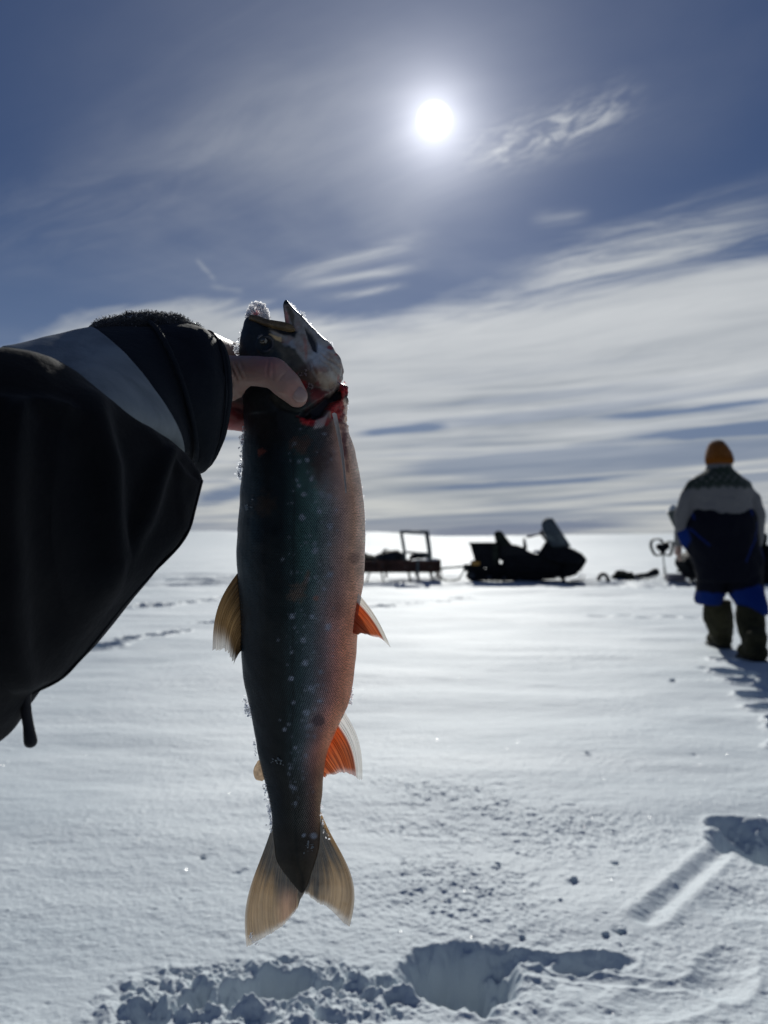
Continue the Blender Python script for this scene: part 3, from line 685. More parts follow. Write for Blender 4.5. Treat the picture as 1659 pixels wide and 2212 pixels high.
m_fish, b = new_mat('wet_fish_skin'); t = m_fish.node_tree
A = t.nodes.new('ShaderNodeAttribute'); A.attribute_name = 'paint'
S = t.nodes.new('ShaderNodeAttribute'); S.attribute_name = 'scale_map'
sxx, syy, msk = separate(S.outputs['Vector'])
vo = t.nodes.new('ShaderNodeTexVoronoi'); vo.voronoi_dimensions = '2D'; vo.inputs['Scale'].default_value = 1.0; vo.inputs['Randomness'].default_value = 0.22
k_ = 1 / 0.00175
row = E.m('FLOOR', syy * k_ * 1.1); shift = E.m('FRACT', row * 0.5)
link(combine((sxx + syy * 1.15) * k_ * .72, (sxx - syy * 1.15) * k_ * .72), vo.inputs['Vector'])
dot = smooth(vo.outputs['Distance'], 0.52, 0.08)
fac = mixc(msk, (1, 1, 1), ramp(dot, [(0, .38), (1, 2.3)]))
cc = mixc(1.0, A.outputs['Color'], fac, 'MULTIPLY')
link(cc, b.inputs['Base Color'])
tcn = t.nodes.new('ShaderNodeTexCoord')
wet = noise(tcn.outputs['Object'], 60, 4, .6)
link(wet * 0.25 + 0.30, b.inputs['Roughness']); b.inputs['Specular IOR Level'].default_value = 0.17; b.inputs['Coat Weight'].default_value = .07; b.inputs['Coat Roughness'].default_value = .18
bn = t.nodes.new('ShaderNodeBump'); bn.inputs['Strength'].default_value = 0.55; bn.inputs['Distance'].default_value = 1.0
link(dot * msk * 0.00022 + noise(tcn.outputs['Object'], 500, 3, .6) * 0.0002, bn.inputs['Height']); link(bn.outputs[0], b.inputs['Normal'])
fish = link_mesh(me, m_fish); set_base(fish, P(640, 860, FY))
tag(fish, 'large spotted char with dark back and orange belly, held up by its bleeding gills', 'fish')

# ---- fins: thin rayed membranes that let light through
def fin_mat(name, trans=0.55, bumpk=1.0):
    m, b = new_mat(name); t = m.node_tree
    A = t.nodes.new('ShaderNodeAttribute'); A.attribute_name = 'paint'
    t.nodes.remove(b)
    d = t.nodes.new('ShaderNodeBsdfDiffuse'); tr = t.nodes.new('ShaderNodeBsdfTranslucent'); gl = t.nodes.new('ShaderNodeBsdfGlossy'); gl.inputs['Roughness'].default_value = .35
    t.links.new(A.outputs['Color'], d.inputs[0]); t.links.new(A.outputs['Color'], tr.inputs[0])
    m1 = t.nodes.new('ShaderNodeMixShader'); m1.inputs[0].default_value = trans; t.links.new(d.outputs[0], m1.inputs[1]); t.links.new(tr.outputs[0], m1.inputs[2])
    m2 = t.nodes.new('ShaderNodeMixShader'); m2.inputs[0].default_value = .04; t.links.new(m1.outputs[0], m2.inputs[1]); t.links.new(gl.outputs[0], m2.inputs[2])
    tp = t.nodes.new('ShaderNodeBsdfTransparent'); m3 = t.nodes.new('ShaderNodeMixShader')
    link(E(A.outputs['Alpha']), m3.inputs[0]); t.links.new(tp.outputs[0], m3.inputs[1]); t.links.new(m2.outputs[0], m3.inputs[2])
    t.links.new(m3.outputs[0], t.nodes['Material Output'].inputs[0]); return m
m_fin = fin_mat('fin_membrane')
def fin(name, base, outer, colfn, n=260, k=70, yb=FY, yo=FY, bow=lambda t: 0.0, ragged=2.0, nr=22, seed=0, curl=0.0, wav=.0012, label=None, inw=(0, 0), bp=1.0):
    inw = np.array(inw, float)
    B = catmull(base, n); O = catmull(outer, n); r = np.random.default_rng(seed)
    tt = np.linspace(0, 1, n); ss = np.linspace(0, 1, k)
    ray = 0.5 + 0.5 * np.cos(2 * math.pi * (tt * nr + .8 * vnoise(tt * 11, tt * 0, seed=seed) + .3 * vnoise(tt * 40, tt * 0, seed=seed)))
    split = np.abs(vnoise(tt * nr * .55, tt * 0, seed=seed + 1)) * ragged + ragged * .5 * (1 - ray) + ragged * .5 * np.abs(vnoise(tt * nr * 2.2, tt * 0, seed=seed + 2))
    verts = np.empty((n, k, 3)); cols = np.ones((n, k, 4), dtype=np.float32)
    for i in range(n):
        b0, o0 = B[i], O[i]; b0 = b0 + (inw if abs(tt[i]-.5) < 2 else 0); d = o0 - b0; L = np.linalg.norm(d) + 1e-9; pr = np.array([-d[1], d[0]]) / L
        o1 = o0 - d / L * split[i]
        for j in range(k):
            s = ss[j]; q = b0 + (o1 - b0) * s + pr * bow(tt[i]) * math.sin(math.pi * s ** bp) 
            y = yb + (yo - yb) * s + wav * (1 - s * .3) * (ray[i] - .5) * .5 * min(1, s * 4) + curl * math.sin(3.1 * tt[i] + 1.4 * s) * s
            p = P(q[0], q[1], FY); verts[i, j] = (p.x, y, p.z)
    T, Sg = np.meshgrid(tt, ss, indexing='ij'); Rr = np.repeat(ray[:, None], k, 1)
    global FU, FV
    q_ = (verts[..., 2] - CAM_H) / FY; cp, sp_ = math.cos(PITCH), math.sin(PITCH); dv_ = (q_ * cp - sp_) / (cp + q_ * sp_)
    FV = CV - dv_ * FPX; FU = CU + verts[..., 0] / FY * (cp - sp_ * dv_) * FPX
    c, al = colfn(T, Sg, Rr); cols[..., :3] = c; cols[..., 3] = al
    me = rawmesh(name, verts.reshape(-1, 3), np.ascontiguousarray(grid_faces(n, k)))
    a = me.color_attributes.new('paint', 'FLOAT_COLOR', 'POINT'); a.data.foreach_set('color', np.clip(cols, 0, 1).reshape(-1))
    o = link_mesh(me, m_fin, fish)
    if label: o['label'] = label
    return o
def L3(c0, c1_, m): return np.array(c0)[None, None] * (1 - m[..., None]) + np.array(c1_)[None, None] * m[..., None]
def over(c, new, m): return c + (np.array(new)[None, None] - c) * m[..., None]

def tail_col(T, S, Rr):
    c = L3((.022, .016, .008), (.20, .125, .052), sstep(S, .0, .45)); edge_ = np.minimum(T, 1 - T)
    c = over(c, (.27, .195, .115), sstep(S, .35, .9) * .8); c = over(c, (.003, .0025, .002), sstep(sdf_poly(FU, FV, [(586, 1700), (694, 1700), (693, 1780), (690, 1850), (672, 1893), (652, 1910), (628, 1898), (604, 1866), (588, 1800)]) + 34 * fbm(T * 26, S * 1.0, oct=3, seed=9), 70, 14) * .97)
    c = over(c, (.085, .055, .025), (1 - Rr) ** 2 * .5 * (.4 + .6 * np.abs(vnoise(T * 37, S * 2, seed=8))))
    c = over(c, (.30, .17, .11), sstep(np.abs(T - .36), .12, .02) * sstep(S, .3, .7) * .6)
    c = over(c, (.34, .19, .05), sstep(T, .93, .98) * sstep(S, .5, .2) * .8)
    c = over(c, (.40, .37, .33), np.maximum(sstep(edge_, .035, .0) * sstep(S, .3, .7), sstep(S, .93, 1)) * .8)
    c = over(c, (.10, .03, .02), sstep(np.abs(T - .445), .012, .0) * sstep(S, .4, .8) * .8)
    c = over(c, (.02, .015, .01), sstep(np.abs(T - .5), .02, .004) * .8)
    n = fbm(T * 40, S * 4, oct=3, seed=5); c = c * (1 + .25 * n[..., None])
    return c, np.clip(1.0 - .28 * sstep(S, .9, 1.0) - .06, 0, 1)
fin('tail_fin', [(590, 1789), (592, 1815), (598, 1845), (612, 1872), (632, 1892), (652, 1900), (668, 1888), (682, 1862), (690, 1820), (692, 1790), (693, 1766)],
    [(529.6, 2055.7), (548, 2045), (569.8, 2033), (599.6, 2015.5), (620.4, 1996), (632, 1982), (641, 1968), (650, 1944), (659, 1932), (672, 1941), (686, 1948.6), (712.6, 1962), (733.5, 1979.8), (746, 1992), (757, 1999)],
    tail_col, n=420, k=90, bp=1.5, bow=lambda t: 20 * (1 - sstep(t, 0, .4)) * 1.0 - 30 * sstep(t, .68, 1.0), ragged=3.5, nr=40, inw=(0, -14), seed=2, curl=.004, wav=.0016)
def dorsal_col(T, S, Rr):
    c = L3((.014, .010, .006), (.15, .098, .046), sstep(S, .1, .6)); c = over(c, (.47, .44, .40), sstep(S, .62, 1.0) * sstep(T, .95, .4) * .95)
    c = over(c, (.06, .035, .015), (1 - Rr) ** 2 * .6); c = over(c, (.035, .022, .010), sstep(T, .45, .85) * .8)
    c = c * (1 + .3 * fbm(T * 30, S * 3, oct=3, seed=15)[..., None])
    return c, 1 - .35 * sstep(S, .75, 1)
fin('dorsal_fin', [(509, 1224), (514, 1262), (520, 1300), (523, 1340), (523, 1375), (522, 1400)], [(459.5, 1409), (470, 1413), (480, 1411), (490, 1412), (499, 1420), (507, 1434), (513, 1418)],
    dorsal_col, n=240, k=80, bow=lambda t: 20 * (1 - .75 * t), ragged=9, nr=17, seed=4, inw=(16, 0), curl=.003, yb=FY - .002, yo=FY - .006, wav=.0022)
def adip_col(T, S, Rr):
    c = L3((.10, .07, .05), (.34, .25, .17), sstep(S, .0, .6)); c = c * (1 + .5 * fbm(T * 6, S * 6, oct=2, seed=25)[..., None]); return c, np.ones_like(T)
fin('adipose_fin', [(558, 1640), (561, 1652), (565, 1662), (569, 1672), (571, 1680)], [(555.5, 1645), (547, 1664), (547.5, 1674), (552, 1684), (566, 1688)], adip_col, n=40, k=20, bow=lambda t: 1, ragged=.6, nr=3, seed=6, inw=(9, -1))
def anal_col(T, S, Rr):
    # T 0 = trailing, next to the body; 1 = white leading edge
    c = L3((.40, .062, .012), (.44, .11, .035), sstep(S, .1, .6)); c = over(c, (.50, .27, .20), sstep(S, .70, 1) * sstep(T, .80, .3) * .85)
    c = over(c, (.11, .018, .008), (1 - Rr) ** 2 * .8 * sstep(S, .15, .5)); c = over(c, (.20, .06, .03), sstep(np.abs(T - .70 - .04 * S), .07, .0) * sstep(S, .25, .6) * .8)
    c = over(c, (.66, .65, .62), sstep(T, .77, .83)); c = c * (1 + .2 * fbm(T * 30, S * 3, oct=3, seed=35)[..., None])
    return c, 1 - .3 * sstep(S, .85, 1) - .12 * sstep(T, .8, .85)
fin('anal_fin', [(701, 1676), (704, 1650), (712, 1620), (722, 1588), (733, 1562), (745, 1545), (754, 1537)], [(704.5, 1685), (712, 1680), (721.6, 1678), (733, 1674), (745, 1673), (757, 1674), (767.7, 1677), (776, 1685), (785.5, 1689)],
    anal_col, n=260, k=80, bow=lambda t: -14 * sstep(t, .3, 1.0), ragged=5, nr=17, seed=8, inw=(-12, -4), curl=.003, wav=.0022)
def pelv_col(T, S, Rr):
    c = L3((.40, .065, .014), (.46, .115, .04), sstep(S, .2, .7)); c = over(c, (.62, .38, .28), sstep(S, .82, 1) * sstep(T, .7, .3) * .8)
    c = over(c, (.20, .04, .015), (1 - Rr) ** 2 * .6 * sstep(S, .2, .6)); c = over(c, (.64, .62, .57), sstep(T, .74, .82)); c = c * (1 + .2 * fbm(T * 30, S * 3, oct=3, seed=45)[..., None])
    return c, 1 - .3 * sstep(S, .9, 1) - .1 * sstep(T, .8, .9)
for y0, y1, du, lab in ((FY - .008, FY - .010, 0, None), (FY + .010, FY + .018, -6, None)):
    fin('pelvic_fin', [(775 + du, 1364), (776 + du, 1345), (778 + du, 1322), (780 + du, 1300), (782 + du, 1282), (783 + du, 1273)], [(776 + du, 1369), (790 + du, 1368), (806 + du, 1373), (818 + du, 1376), (830 + du, 1381), (838 + du, 1389), (845.5 + du, 1396)],
        pelv_col, n=220, k=70, bow=lambda t: -7 * sstep(t, .3, 1.0), ragged=4, nr=14, seed=10 + int(du), inw=(-14, 0), curl=.002, yb=y0, yo=y1)
def pect_col(T, S, Rr):
    return over(L3((.80, .77, .72), (.88, .88, .86), S), (.35, .28, .25), sstep(T, .8, .95) * sstep(S, .5, .1) * .5), np.full(T.shape, 1.0)
for yb, yo in ((FY - .0225, FY - .0245), (FY + .0225, FY + .026)):
    fin('pectoral_fin', [(722, 905), (727, 903), (732, 906)], [(750, 1069), (752, 1071), (752.6, 1066)], pect_col, n=60, k=90, bow=lambda t: -3.5, ragged=.5, nr=4, seed=12, yb=yb, yo=yo, wav=.0016)

# ---- upper jaw bones, eyes
m_jaw, b = new_mat('jaw_bone'); E.tree = m_jaw.node_tree; t = m_jaw.node_tree
tcn = t.nodes.new('ShaderNodeTexCoord'); nn = noise(tcn.outputs['Object'], 130, 4, .6)
link(mixc(smooth(nn, .35, .7), (.085, .055, .022), (.24, .155, .062)), b.inputs['Base Color']); b.inputs['Roughness'].default_value = .4
for sgn in (-1, 1):
    rings = []
    path = catmull([(543, 692.5, 5.5), (560, 699, 7.0), (580, 709, 7.5), (602, 716, 8.8), (622, 720.5, 9.2), (636, 724.5, 7.6), (643.5, 728, 3.0)], 26)
    for i, (u, v, w) in enumerate(path):
        s = i / 25; yy = FY + sgn * (.0085 + .0085 * math.sin(min(1, s * 1.3) * 1.57)); r = []
        for j in range(16):
            a_ = 2 * math.pi * j / 16; p = P(u + .28 * w * math.cos(a_), v - w * math.cos(a_), FY); r.append(Vector((p.x, yy + .0021 * math.sin(a_), p.z)))
        rings.append(r)
    MB().loft(rings).build('maxilla', m_jaw, fish, sub=1)
m_eye, b = new_mat('fish_eye'); E.tree = m_eye.node_tree; t = m_eye.node_tree
A = t.nodes.new('ShaderNodeAttribute'); A.attribute_name = 'paint'; t.links.new(A.outputs['Color'], b.inputs['Base Color']); b.inputs['Roughness'].default_value = .12; b.inputs['Coat Weight'].default_value = .6
for sgn in (-1, 1):
    c = P(eyeu, eyev, FY); c.y = FY + sgn * .0146
    me = MB().ball(c, (.0046, .0032, .0046), None, 48, 32).mesh('eye'); q = get_co(me)
    rr2 = np.hypot(q[:, 0] - c.x, q[:, 2] - c.z); cl = np.tile([.06, .055, .045], (len(q), 1)); m = sstep(rr2, .0019, .0022)[:, None]; cl = np.array([.003, .003, .004]) * (1 - m) + cl * m
    m = (sstep(np.abs(rr2 - .0024), .0004, .0001))[:, None]; cl = cl * (1 - m * .8) + np.array([.50, .42, .28]) * m * .8
    vcolor(me, cl); link_mesh(me, m_eye, fish)

# ---- snow and ice stuck to the fish
m_ice, b = new_mat('snow_crystals'); t = m_ice.node_tree; t.nodes.remove(b)
A = t.nodes.new('ShaderNodeAttribute'); A.attribute_name = 'paint'
d = t.nodes.new('ShaderNodeBsdfDiffuse'); tr = t.nodes.new('ShaderNodeBsdfTranslucent'); gl = t.nodes.new('ShaderNodeBsdfGlass'); gl.inputs['Roughness'].default_value = .12; gl.inputs['IOR'].default_value = 1.31
t.links.new(A.outputs['Color'], d.inputs[0]); t.links.new(A.outputs['Color'], tr.inputs[0]); t.links.new(A.outputs['Color'], gl.inputs[0])
m1 = t.nodes.new('ShaderNodeMixShader'); m1.inputs[0].default_value = .85; t.links.new(d.outputs[0], m1.inputs[1]); t.links.new(tr.outputs[0], m1.inputs[2])
m2 = t.nodes.new('ShaderNodeMixShader'); m2.inputs[0].default_value = .06; t.links.new(m1.outputs[0], m2.inputs[1]); t.links.new(gl.outputs[0], m2.inputs[2])
tpn = t.nodes.new('ShaderNodeBsdfTransparent'); m4 = t.nodes.new('ShaderNodeMixShader'); m4.inputs[0].default_value = .12; t.links.new(m2.outputs[0], m4.inputs[1]); t.links.new(tpn.outputs[0], m4.inputs[2])
t.links.new(m4.outputs[0], t.nodes['Material Output'].inputs[0])
m_ice_clear = m_ice.copy(); m_ice_clear.name = 'clear_ice'; m_ice_clear.node_tree.nodes[m2.name].inputs[0].default_value = .40
def crystals(pts, sizes, cols, r):
    mbx = MB(); C = []
    for p, s, c in zip(pts, sizes, cols):
        for k in range(2):
            e1 = Vector(r.normal(size=3)).normalized(); e2 = e1.cross(Vector(r.normal(size=3))).normalized(); w_ = s * r.uniform(.45, 1.0); P0 = Vector(p)
            mbx.add([P0 + e1 * s, P0 + e2 * w_ + e1 * s * .4, P0 + e2 * w_ - e1 * s * .4, P0 - e1 * s, P0 - e2 * w_ - e1 * s * .4, P0 - e2 * w_ + e1 * s * .4], [(0, 1, 2, 3, 4, 5)]); C += [c] * 6
        continue
        ax = [Vector(r.normal(size=3)).normalized() for _ in range(3)]
        vs = []
        for a_ in range(6):
            v_ = Vector(((1, -1)[a_ % 2] if a_ // 2 == 0 else 0, (1, -1)[a_ % 2] if a_ // 2 == 1 else 0, (1, -1)[a_ % 2] if a_ // 2 == 2 else 0))
            v_ = v_ * s * r.uniform(.5, 1.2) + Vector(r.normal(size=3)) * s * .15
            vs.append(v_)
        q = Vector(r.normal(size=3)).normalized().rotation_difference(Vector((0, 0, 1)))
        vs = [q @ v_ + Vector(p) for v_ in vs]
        mbx.add(vs, [(0, 2, 4), (2, 1, 4), (1, 3, 4), (3, 0, 4), (2, 0, 5), (1, 2, 5), (3, 1, 5), (0, 3, 5)]); C += [c] * 6
    return mbx, np.array(C)
r = np.random.default_rng(12)
CL = [c1(*q) for q in ((565, 218), (560, 190), (578, 135), (610, 100), (650, 88), (700, 105), (735, 150), (740, 200), (762, 255), (740, 272), (690, 250), (620, 215))]
pts, sz, cl = [], [], []
while len(pts) < 480:
    u = r.uniform(528, 590); v = r.uniform(650, 706)
    dd = sdf_poly(np.array([u]), np.array([v]), CL)[0]
    if dd > r.uniform(-2.0, 2.6): continue
    p = P(u, v, FY); p.y = FY + r.uniform(-1, 1) * min(.004, .002 + max(0, -dd) * .0004)
    pts.append(p); sz.append(r.uniform(.0007, .0019))
    rd = max(0, 1 - math.hypot((u - c1(640, 185)[0]) / 5.0, (v - c1(640, 185)[1]) / 11.0)) * r.uniform(0, 1) * (p.y < FY + .003)
    cl.append((.93, .93 - .85 * rd, .94 - .85 * rd))
mbx, C_ = crystals(pts, sz, cl, r); me = mbx.mesh('snow_clump', False); vcolor(me, C_)
o = link_mesh(me, m_ice); set_base(o, P(553, 690, FY)); tag(o, 'sparkling lump of grainy snow stuck on the snout of the fish', 'snow')
pts, sz, cl = [], [], []
def sprinkle(u, v, su, sv, n_, yo, smin=.0004, smax=.0012, tint=(.9, .92, .95)):
    for _ in range(n_):
        p = P(r.normal(u, su), r.normal(v, sv), FY); p.y = yo + r.normal(0, .0022); pts.append(p); sz.append(r.uniform(smin, smax)); cl.append(tint)
def edge_sprinkle(pl, n_, off, sd, smin=.0004, smax=.001, dy=.004):
    q = catmull(pl, 200)
    for _ in range(n_):
        i = r.integers(0, 200); u, v = q[i]; p = P(u + off + r.normal(0, sd), v + r.normal(0, sd), FY); p.y = FY + r.normal(0, dy); pts.append(p); sz.append(r.uniform(smin, smax)); cl.append((.93, .94, .97))
edge_sprinkle([(529, 935), (525, 965), (525, 1000)], 90, -.5, 1.6); sprinkle(*c5(305, 290), 2.0, 4, 40, FY, .0005, .0015); sprinkle(*c5(300, 355), 3.5, 4, 45, FY, .0005, .0015); sprinkle(*c5(345, 60), 4.5, 9, 90, FY - .004, .0005, .0014)
edge_sprinkle([(515, 770), (517, 750), (521, 725), (526, 706)], 45, -1, 1.0, .0003, .0009)
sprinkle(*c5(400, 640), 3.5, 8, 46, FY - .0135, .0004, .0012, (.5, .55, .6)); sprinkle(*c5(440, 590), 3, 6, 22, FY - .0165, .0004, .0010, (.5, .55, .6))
edge_sprinkle([(531, 1505), (536, 1525), (541, 1550)], 90, -1.5, 2.2, .0005, .0014); edge_sprinkle([(551, 1590), (556, 1630)], 36, -1, 1.2)
edge_sprinkle([(573, 1690), (581, 1725), (588, 1790)], 130, -1.0, 1.9, .0005, .0014); edge_sprinkle([(761, 1490), (757, 1520)], 40, 0.5, 1.5)
edge_sprinkle([(626, 658), (640, 674), (660, 694), (678, 713), (699, 734), (717, 748)], 260, 1.8, 1.5, .0004, .0013, .003)
sprinkle(654, 681, 2.5, 3, 40, FY, .0004, .0011); sprinkle(*c1(1365, 785), 3, 5, 26, FY, .0003, .0009, (.95, .5, .5)); sprinkle(*c1(1378, 945), 2, 4, 20, FY, .0003, .0008); sprinkle(*c1(485, 470), 3.5, 4, 60, FY - .001, .0004, .0011)
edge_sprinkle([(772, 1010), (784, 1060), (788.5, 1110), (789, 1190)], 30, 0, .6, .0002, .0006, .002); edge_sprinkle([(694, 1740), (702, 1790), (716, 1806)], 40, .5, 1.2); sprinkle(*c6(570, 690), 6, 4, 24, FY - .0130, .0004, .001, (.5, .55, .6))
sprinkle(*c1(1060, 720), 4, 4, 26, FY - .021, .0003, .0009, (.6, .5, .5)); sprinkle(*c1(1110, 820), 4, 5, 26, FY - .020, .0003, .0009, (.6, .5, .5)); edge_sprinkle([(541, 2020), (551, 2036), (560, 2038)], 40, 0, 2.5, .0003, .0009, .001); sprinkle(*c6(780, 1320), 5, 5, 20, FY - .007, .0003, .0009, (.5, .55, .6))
mbx, C_ = crystals(pts, sz, cl, r); me = mbx.mesh('ice_crystals', False); vcolor(me, C_)
o = link_mesh(me, m_ice_clear); tag(o, 'loose ice crystals frozen along the edges of the fish', 'ice', kind='stuff')

# ================================================================== the person holding the fish: hand and jacket sleeve
me_p = empty('person', P(150, 1000, .30), 'photographer reaching into view in a dark winter jacket, bare hand gripping the fish', 'person')
mb = MB()
def Q(u, v, Y): return P(u, v, Y)
def chain(pts, n=18):
    for (a, b_) in zip(pts[:-1], pts[1:]): mb.capsule(Q(*a[:3]), Q(*b_[:3]), a[3], b_[3], n)
# forearm and palm (the palm stands edge on, left of the fish)
chain([(100, 900, .425, .026), (330, 855, .455, .024), (410, 830, .475, .024)])
for (u, v, Y, ry) in ((438, 760, .515, .014), (440, 800, .520, .016), (445, 845, .520, .016), (450, 885, .515, .013)):
    chain([(405, 830, .48, .020), (u, v, Y, ry)])
chain([(410, 800, .475, .019), (455, 800, .487, .0145), (492, 803, .4885, .0108)])         # thumb root
chain([(495, 825, .490, .0095), (520, 822, .489, .007)]); chain([(478, 845, .492, .009), (505, 838, .494, .008)]); chain([(470, 828, .489, .0075), (500, 818, .4885, .0085)]); chain([(455, 850, .492, .0065), (488, 838, .489, .0065)])
chain([(492, 803, .4885, .0108), (545, 801, .4850, .0099), (592, 806, .4810, .0103)]); chain([(592, 806, .4810, .0103), (622, 834, .4815, .0097), (641, 856, .4840, .0076)])
# index, middle, ring, little finger: round the back of the fish head
chain([(445, 748, .515, .0110), (484, 760, .545, .0096)]); chain([(484, 760, .545, .0096), (560, 786, .5555, .0088)]); chain([(560, 786, .5555, .0088), (622, 806, .5560, .0078)])
chain([(450, 800, .52, .0105), (520, 815, .553, .0094)]); chain([(520, 815, .553, .0094), (590, 838, .5565, .0088)]); chain([(590, 838, .5565, .0088), (650, 850, .5560, .0078)])
chain([(458, 862, .517, .0098), (512, 870, .540, .0088)]); chain([(512, 870, .540, .0088), (560, 884, .5555, .0084)]); chain([(560, 884, .5555, .0084), (625, 884, .5570, .0074)])
chain([(462, 898, .512, .0090), (510, 907, .536, .0080)]); chain([(510, 907, .536, .0080), (556, 916, .5535, .0076)]); chain([(556, 916, .5535, .0076), (606, 910, .5560, .0066)])
hm = remesh(mb, 0.0011, 9, 'hand')
co = get_co(hm); no = get_no(hm); U, V = outline_uv(co, .487)
thumb = sstep(U, 470, 490) * (co[:, 1] < .5025)
# skin creases
w = np.zeros(len(U))
for (u0, v0, u1, v1, s) in ((500, 790, 520, 834, 1.0), (489, 795, 507, 842, 1.0), (510, 785, 531, 832, .7), (478, 800, 497, 852, .8), (588, 782, 584, 830, .55), (597, 786, 597, 838, .5), (604, 840, 626, 812, .35), (521, 778, 540, 826, .4)):
    ex, ey = u1 - u0, v1 - v0; t = np.clip(((U - u0) * ex + (V - v0) * ey) / (ex * ex + ey * ey), 0, 1); d = np.hypot(U - u0 - ex * t, V - v0 - ey * t)
    w += s * np.exp(-(d / 2.0) ** 2) * np.sin(math.pi * np.clip(t, .05, .95))
disp = -0.0022 * w * thumb + 0.00030 * fbm(co[:, 0] * 260, co[:, 2] * 260, co[:, 1] * 260, oct=3, seed=5)
# knuckle folds on the fingers
for (u, v) in ((476, 757), (512, 870), (510, 907)):
    d = np.hypot(U - u, (V - v) * .6); disp += -0.0005 * np.sin(d * .9) * np.exp(-(d / 14) ** 2)
set_co(hm, co + no * disp[:, None])
sk = np.tile([.36, .235, .190], (len(U), 1))
n_ = fbm(co[:, 0] * 70, co[:, 2] * 70, co[:, 1] * 70, oct=3, seed=15)
sk = lay(sk, (.36, .175, .145), sstep(n_, -.1, .5) * .5)
sk = lay(sk, (.34, .15, .14), np.exp(-(np.hypot(U - 585, V - 795) / 32) ** 2) * .55 * thumb)
sk = lay(sk, (.36, .135, .115), np.exp(-(np.hypot(U - 640, V - 855) / 22) ** 2) * .5 * thumb)
sk = lay(sk, (.42, .32, .26), sstep(U, 520, 480) * .5 * sstep(V, 770, 800))
low_ = sstep(V, 842, 852) * (co[:, 1] > .50)
sk = lay(sk, (.42, .095, .085), low_ * .8)  # lower fingers: cold red skin, plus their backlit glow painted into the colour
sk = lay(sk, (.36, .03, .03), low_ * sstep(fbm(U * .08, V * .08, oct=3, seed=19), -.1, .3) * .7)
sk = lay(sk, (.17, .065, .05), np.clip(w, 0, 1) * .5 * thumb)
vcolor(hm, sk)
m_skin, b = new_mat('cold_skin'); t = m_skin.node_tree
A = t.nodes.new('ShaderNodeAttribute'); A.attribute_name = 'paint'; t.links.new(A.outputs['Color'], b.inputs['Base Color'])
b.inputs['Roughness'].default_value = .5; b.inputs['Specular IOR Level'].default_value = .35
b.inputs['Subsurface Weight'].default_value = .35; b.inputs['Subsurface Radius'].default_value = (.010, .003, .0015); b.inputs['Subsurface Scale'].default_value = .6
tcn = t.nodes.new('ShaderNodeTexCoord'); bn = t.nodes.new('ShaderNodeBump'); bn.inputs['Strength'].default_value = .35; bn.inputs['Distance'].default_value = .0006
link(noise(tcn.outputs['Object'], 900, 3, .6), bn.inputs['Height']); link(bn.outputs[0], b.inputs['Normal'])
hand = link_mesh(hm, m_skin, me_p)
# thumb nail
c = Q(646, 852, .4768); nl = MB(); rot = Matrix.Rotation(R(-42), 3, 'Y')
nl.ball(c, (.0046, .0020, .0060), rot, 20, 12).build('thumbnail', simple('nail', (.42, .28, .24), .22, .5), hand)

# ---- sleeve
m_cloth, b = new_mat('jacket_shell'); t = m_cloth.node_tree
tcn = t.nodes.new('ShaderNodeTexCoord'); w1 = noise(tcn.outputs['Object'], 900, 2, .5); w2 = noise(tcn.outputs['Object'], 14, 5, .6)
link(mixc(smooth(w2, .3, .7), (.005, .007, .011), (.011, .014, .019)), b.inputs['Base Color']); b.inputs['Roughness'].default_value = .82; b.inputs['Specular IOR Level'].default_value = .12
b.inputs['Sheen Weight'].default_value = .02; b.inputs['Sheen Roughness'].default_value = .5
bn = t.nodes.new('ShaderNodeBump'); bn.inputs['Strength'].default_value = .6; bn.inputs['Distance'].default_value = 1
link(w1 * .0004 + noise(tcn.outputs['Object'], 45, 4, .6) * .0035, bn.inputs['Height']); link(bn.outputs[0], b.inputs['Normal'])
m_body, b = new_mat('jacket_sleeve_shell'); t = m_body.node_tree
tcn = t.nodes.new('ShaderNodeTexCoord'); w1 = noise(tcn.outputs['Object'], 700, 2, .5); w2 = noise(tcn.outputs['Object'], 9, 5, .65)
link(mixc(smooth(w2, .3, .7), (.004, .005, .007), (.012, .012, .013)), b.inputs['Base Color']); b.inputs['Roughness'].default_value = .9; b.inputs['Specular IOR Level'].default_value = .08
b.inputs['Sheen Weight'].default_value = .06
bn = t.nodes.new('ShaderNodeBump'); bn.inputs['Strength'].default_value = .6; bn.inputs['Distance'].default_value = 1
link(w1 * .0004 + noise(tcn.outputs['Object'], 30, 4, .6) * .004, bn.inputs['Height']); link(bn.outputs[0], b.inputs['Normal'])
def ring(top, bot, near, Y, ry, n=64, tilt=0.0):
    (tu, tv), (bu, bv), (nu_, nv_) = top, bot, near; cu, cv = (tu + bu) / 2, (tv + bv) / 2; r = []
    T = Q(tu, tv, Y); B_ = Q(bu, bv, Y); Cn = (T + B_) / 2; N = Q(nu_, nv_, Y - ry)
    ax = (T - B_) / 2; nx = N - Cn
    for j in range(n):
        a_ = 2 * math.pi * j / n; r.append(Cn + ax * math.cos(a_) + nx * math.sin(a_))
    return r
def blendrings(ks, m):
    out_ = []; K = np.array([[list(v) for v in k] for k in ks]); flat = K.reshape(len(ks), -1); rs = catmull(flat, m); return [[Vector(v) for v in q.reshape(-1, 3)] for q in rs]
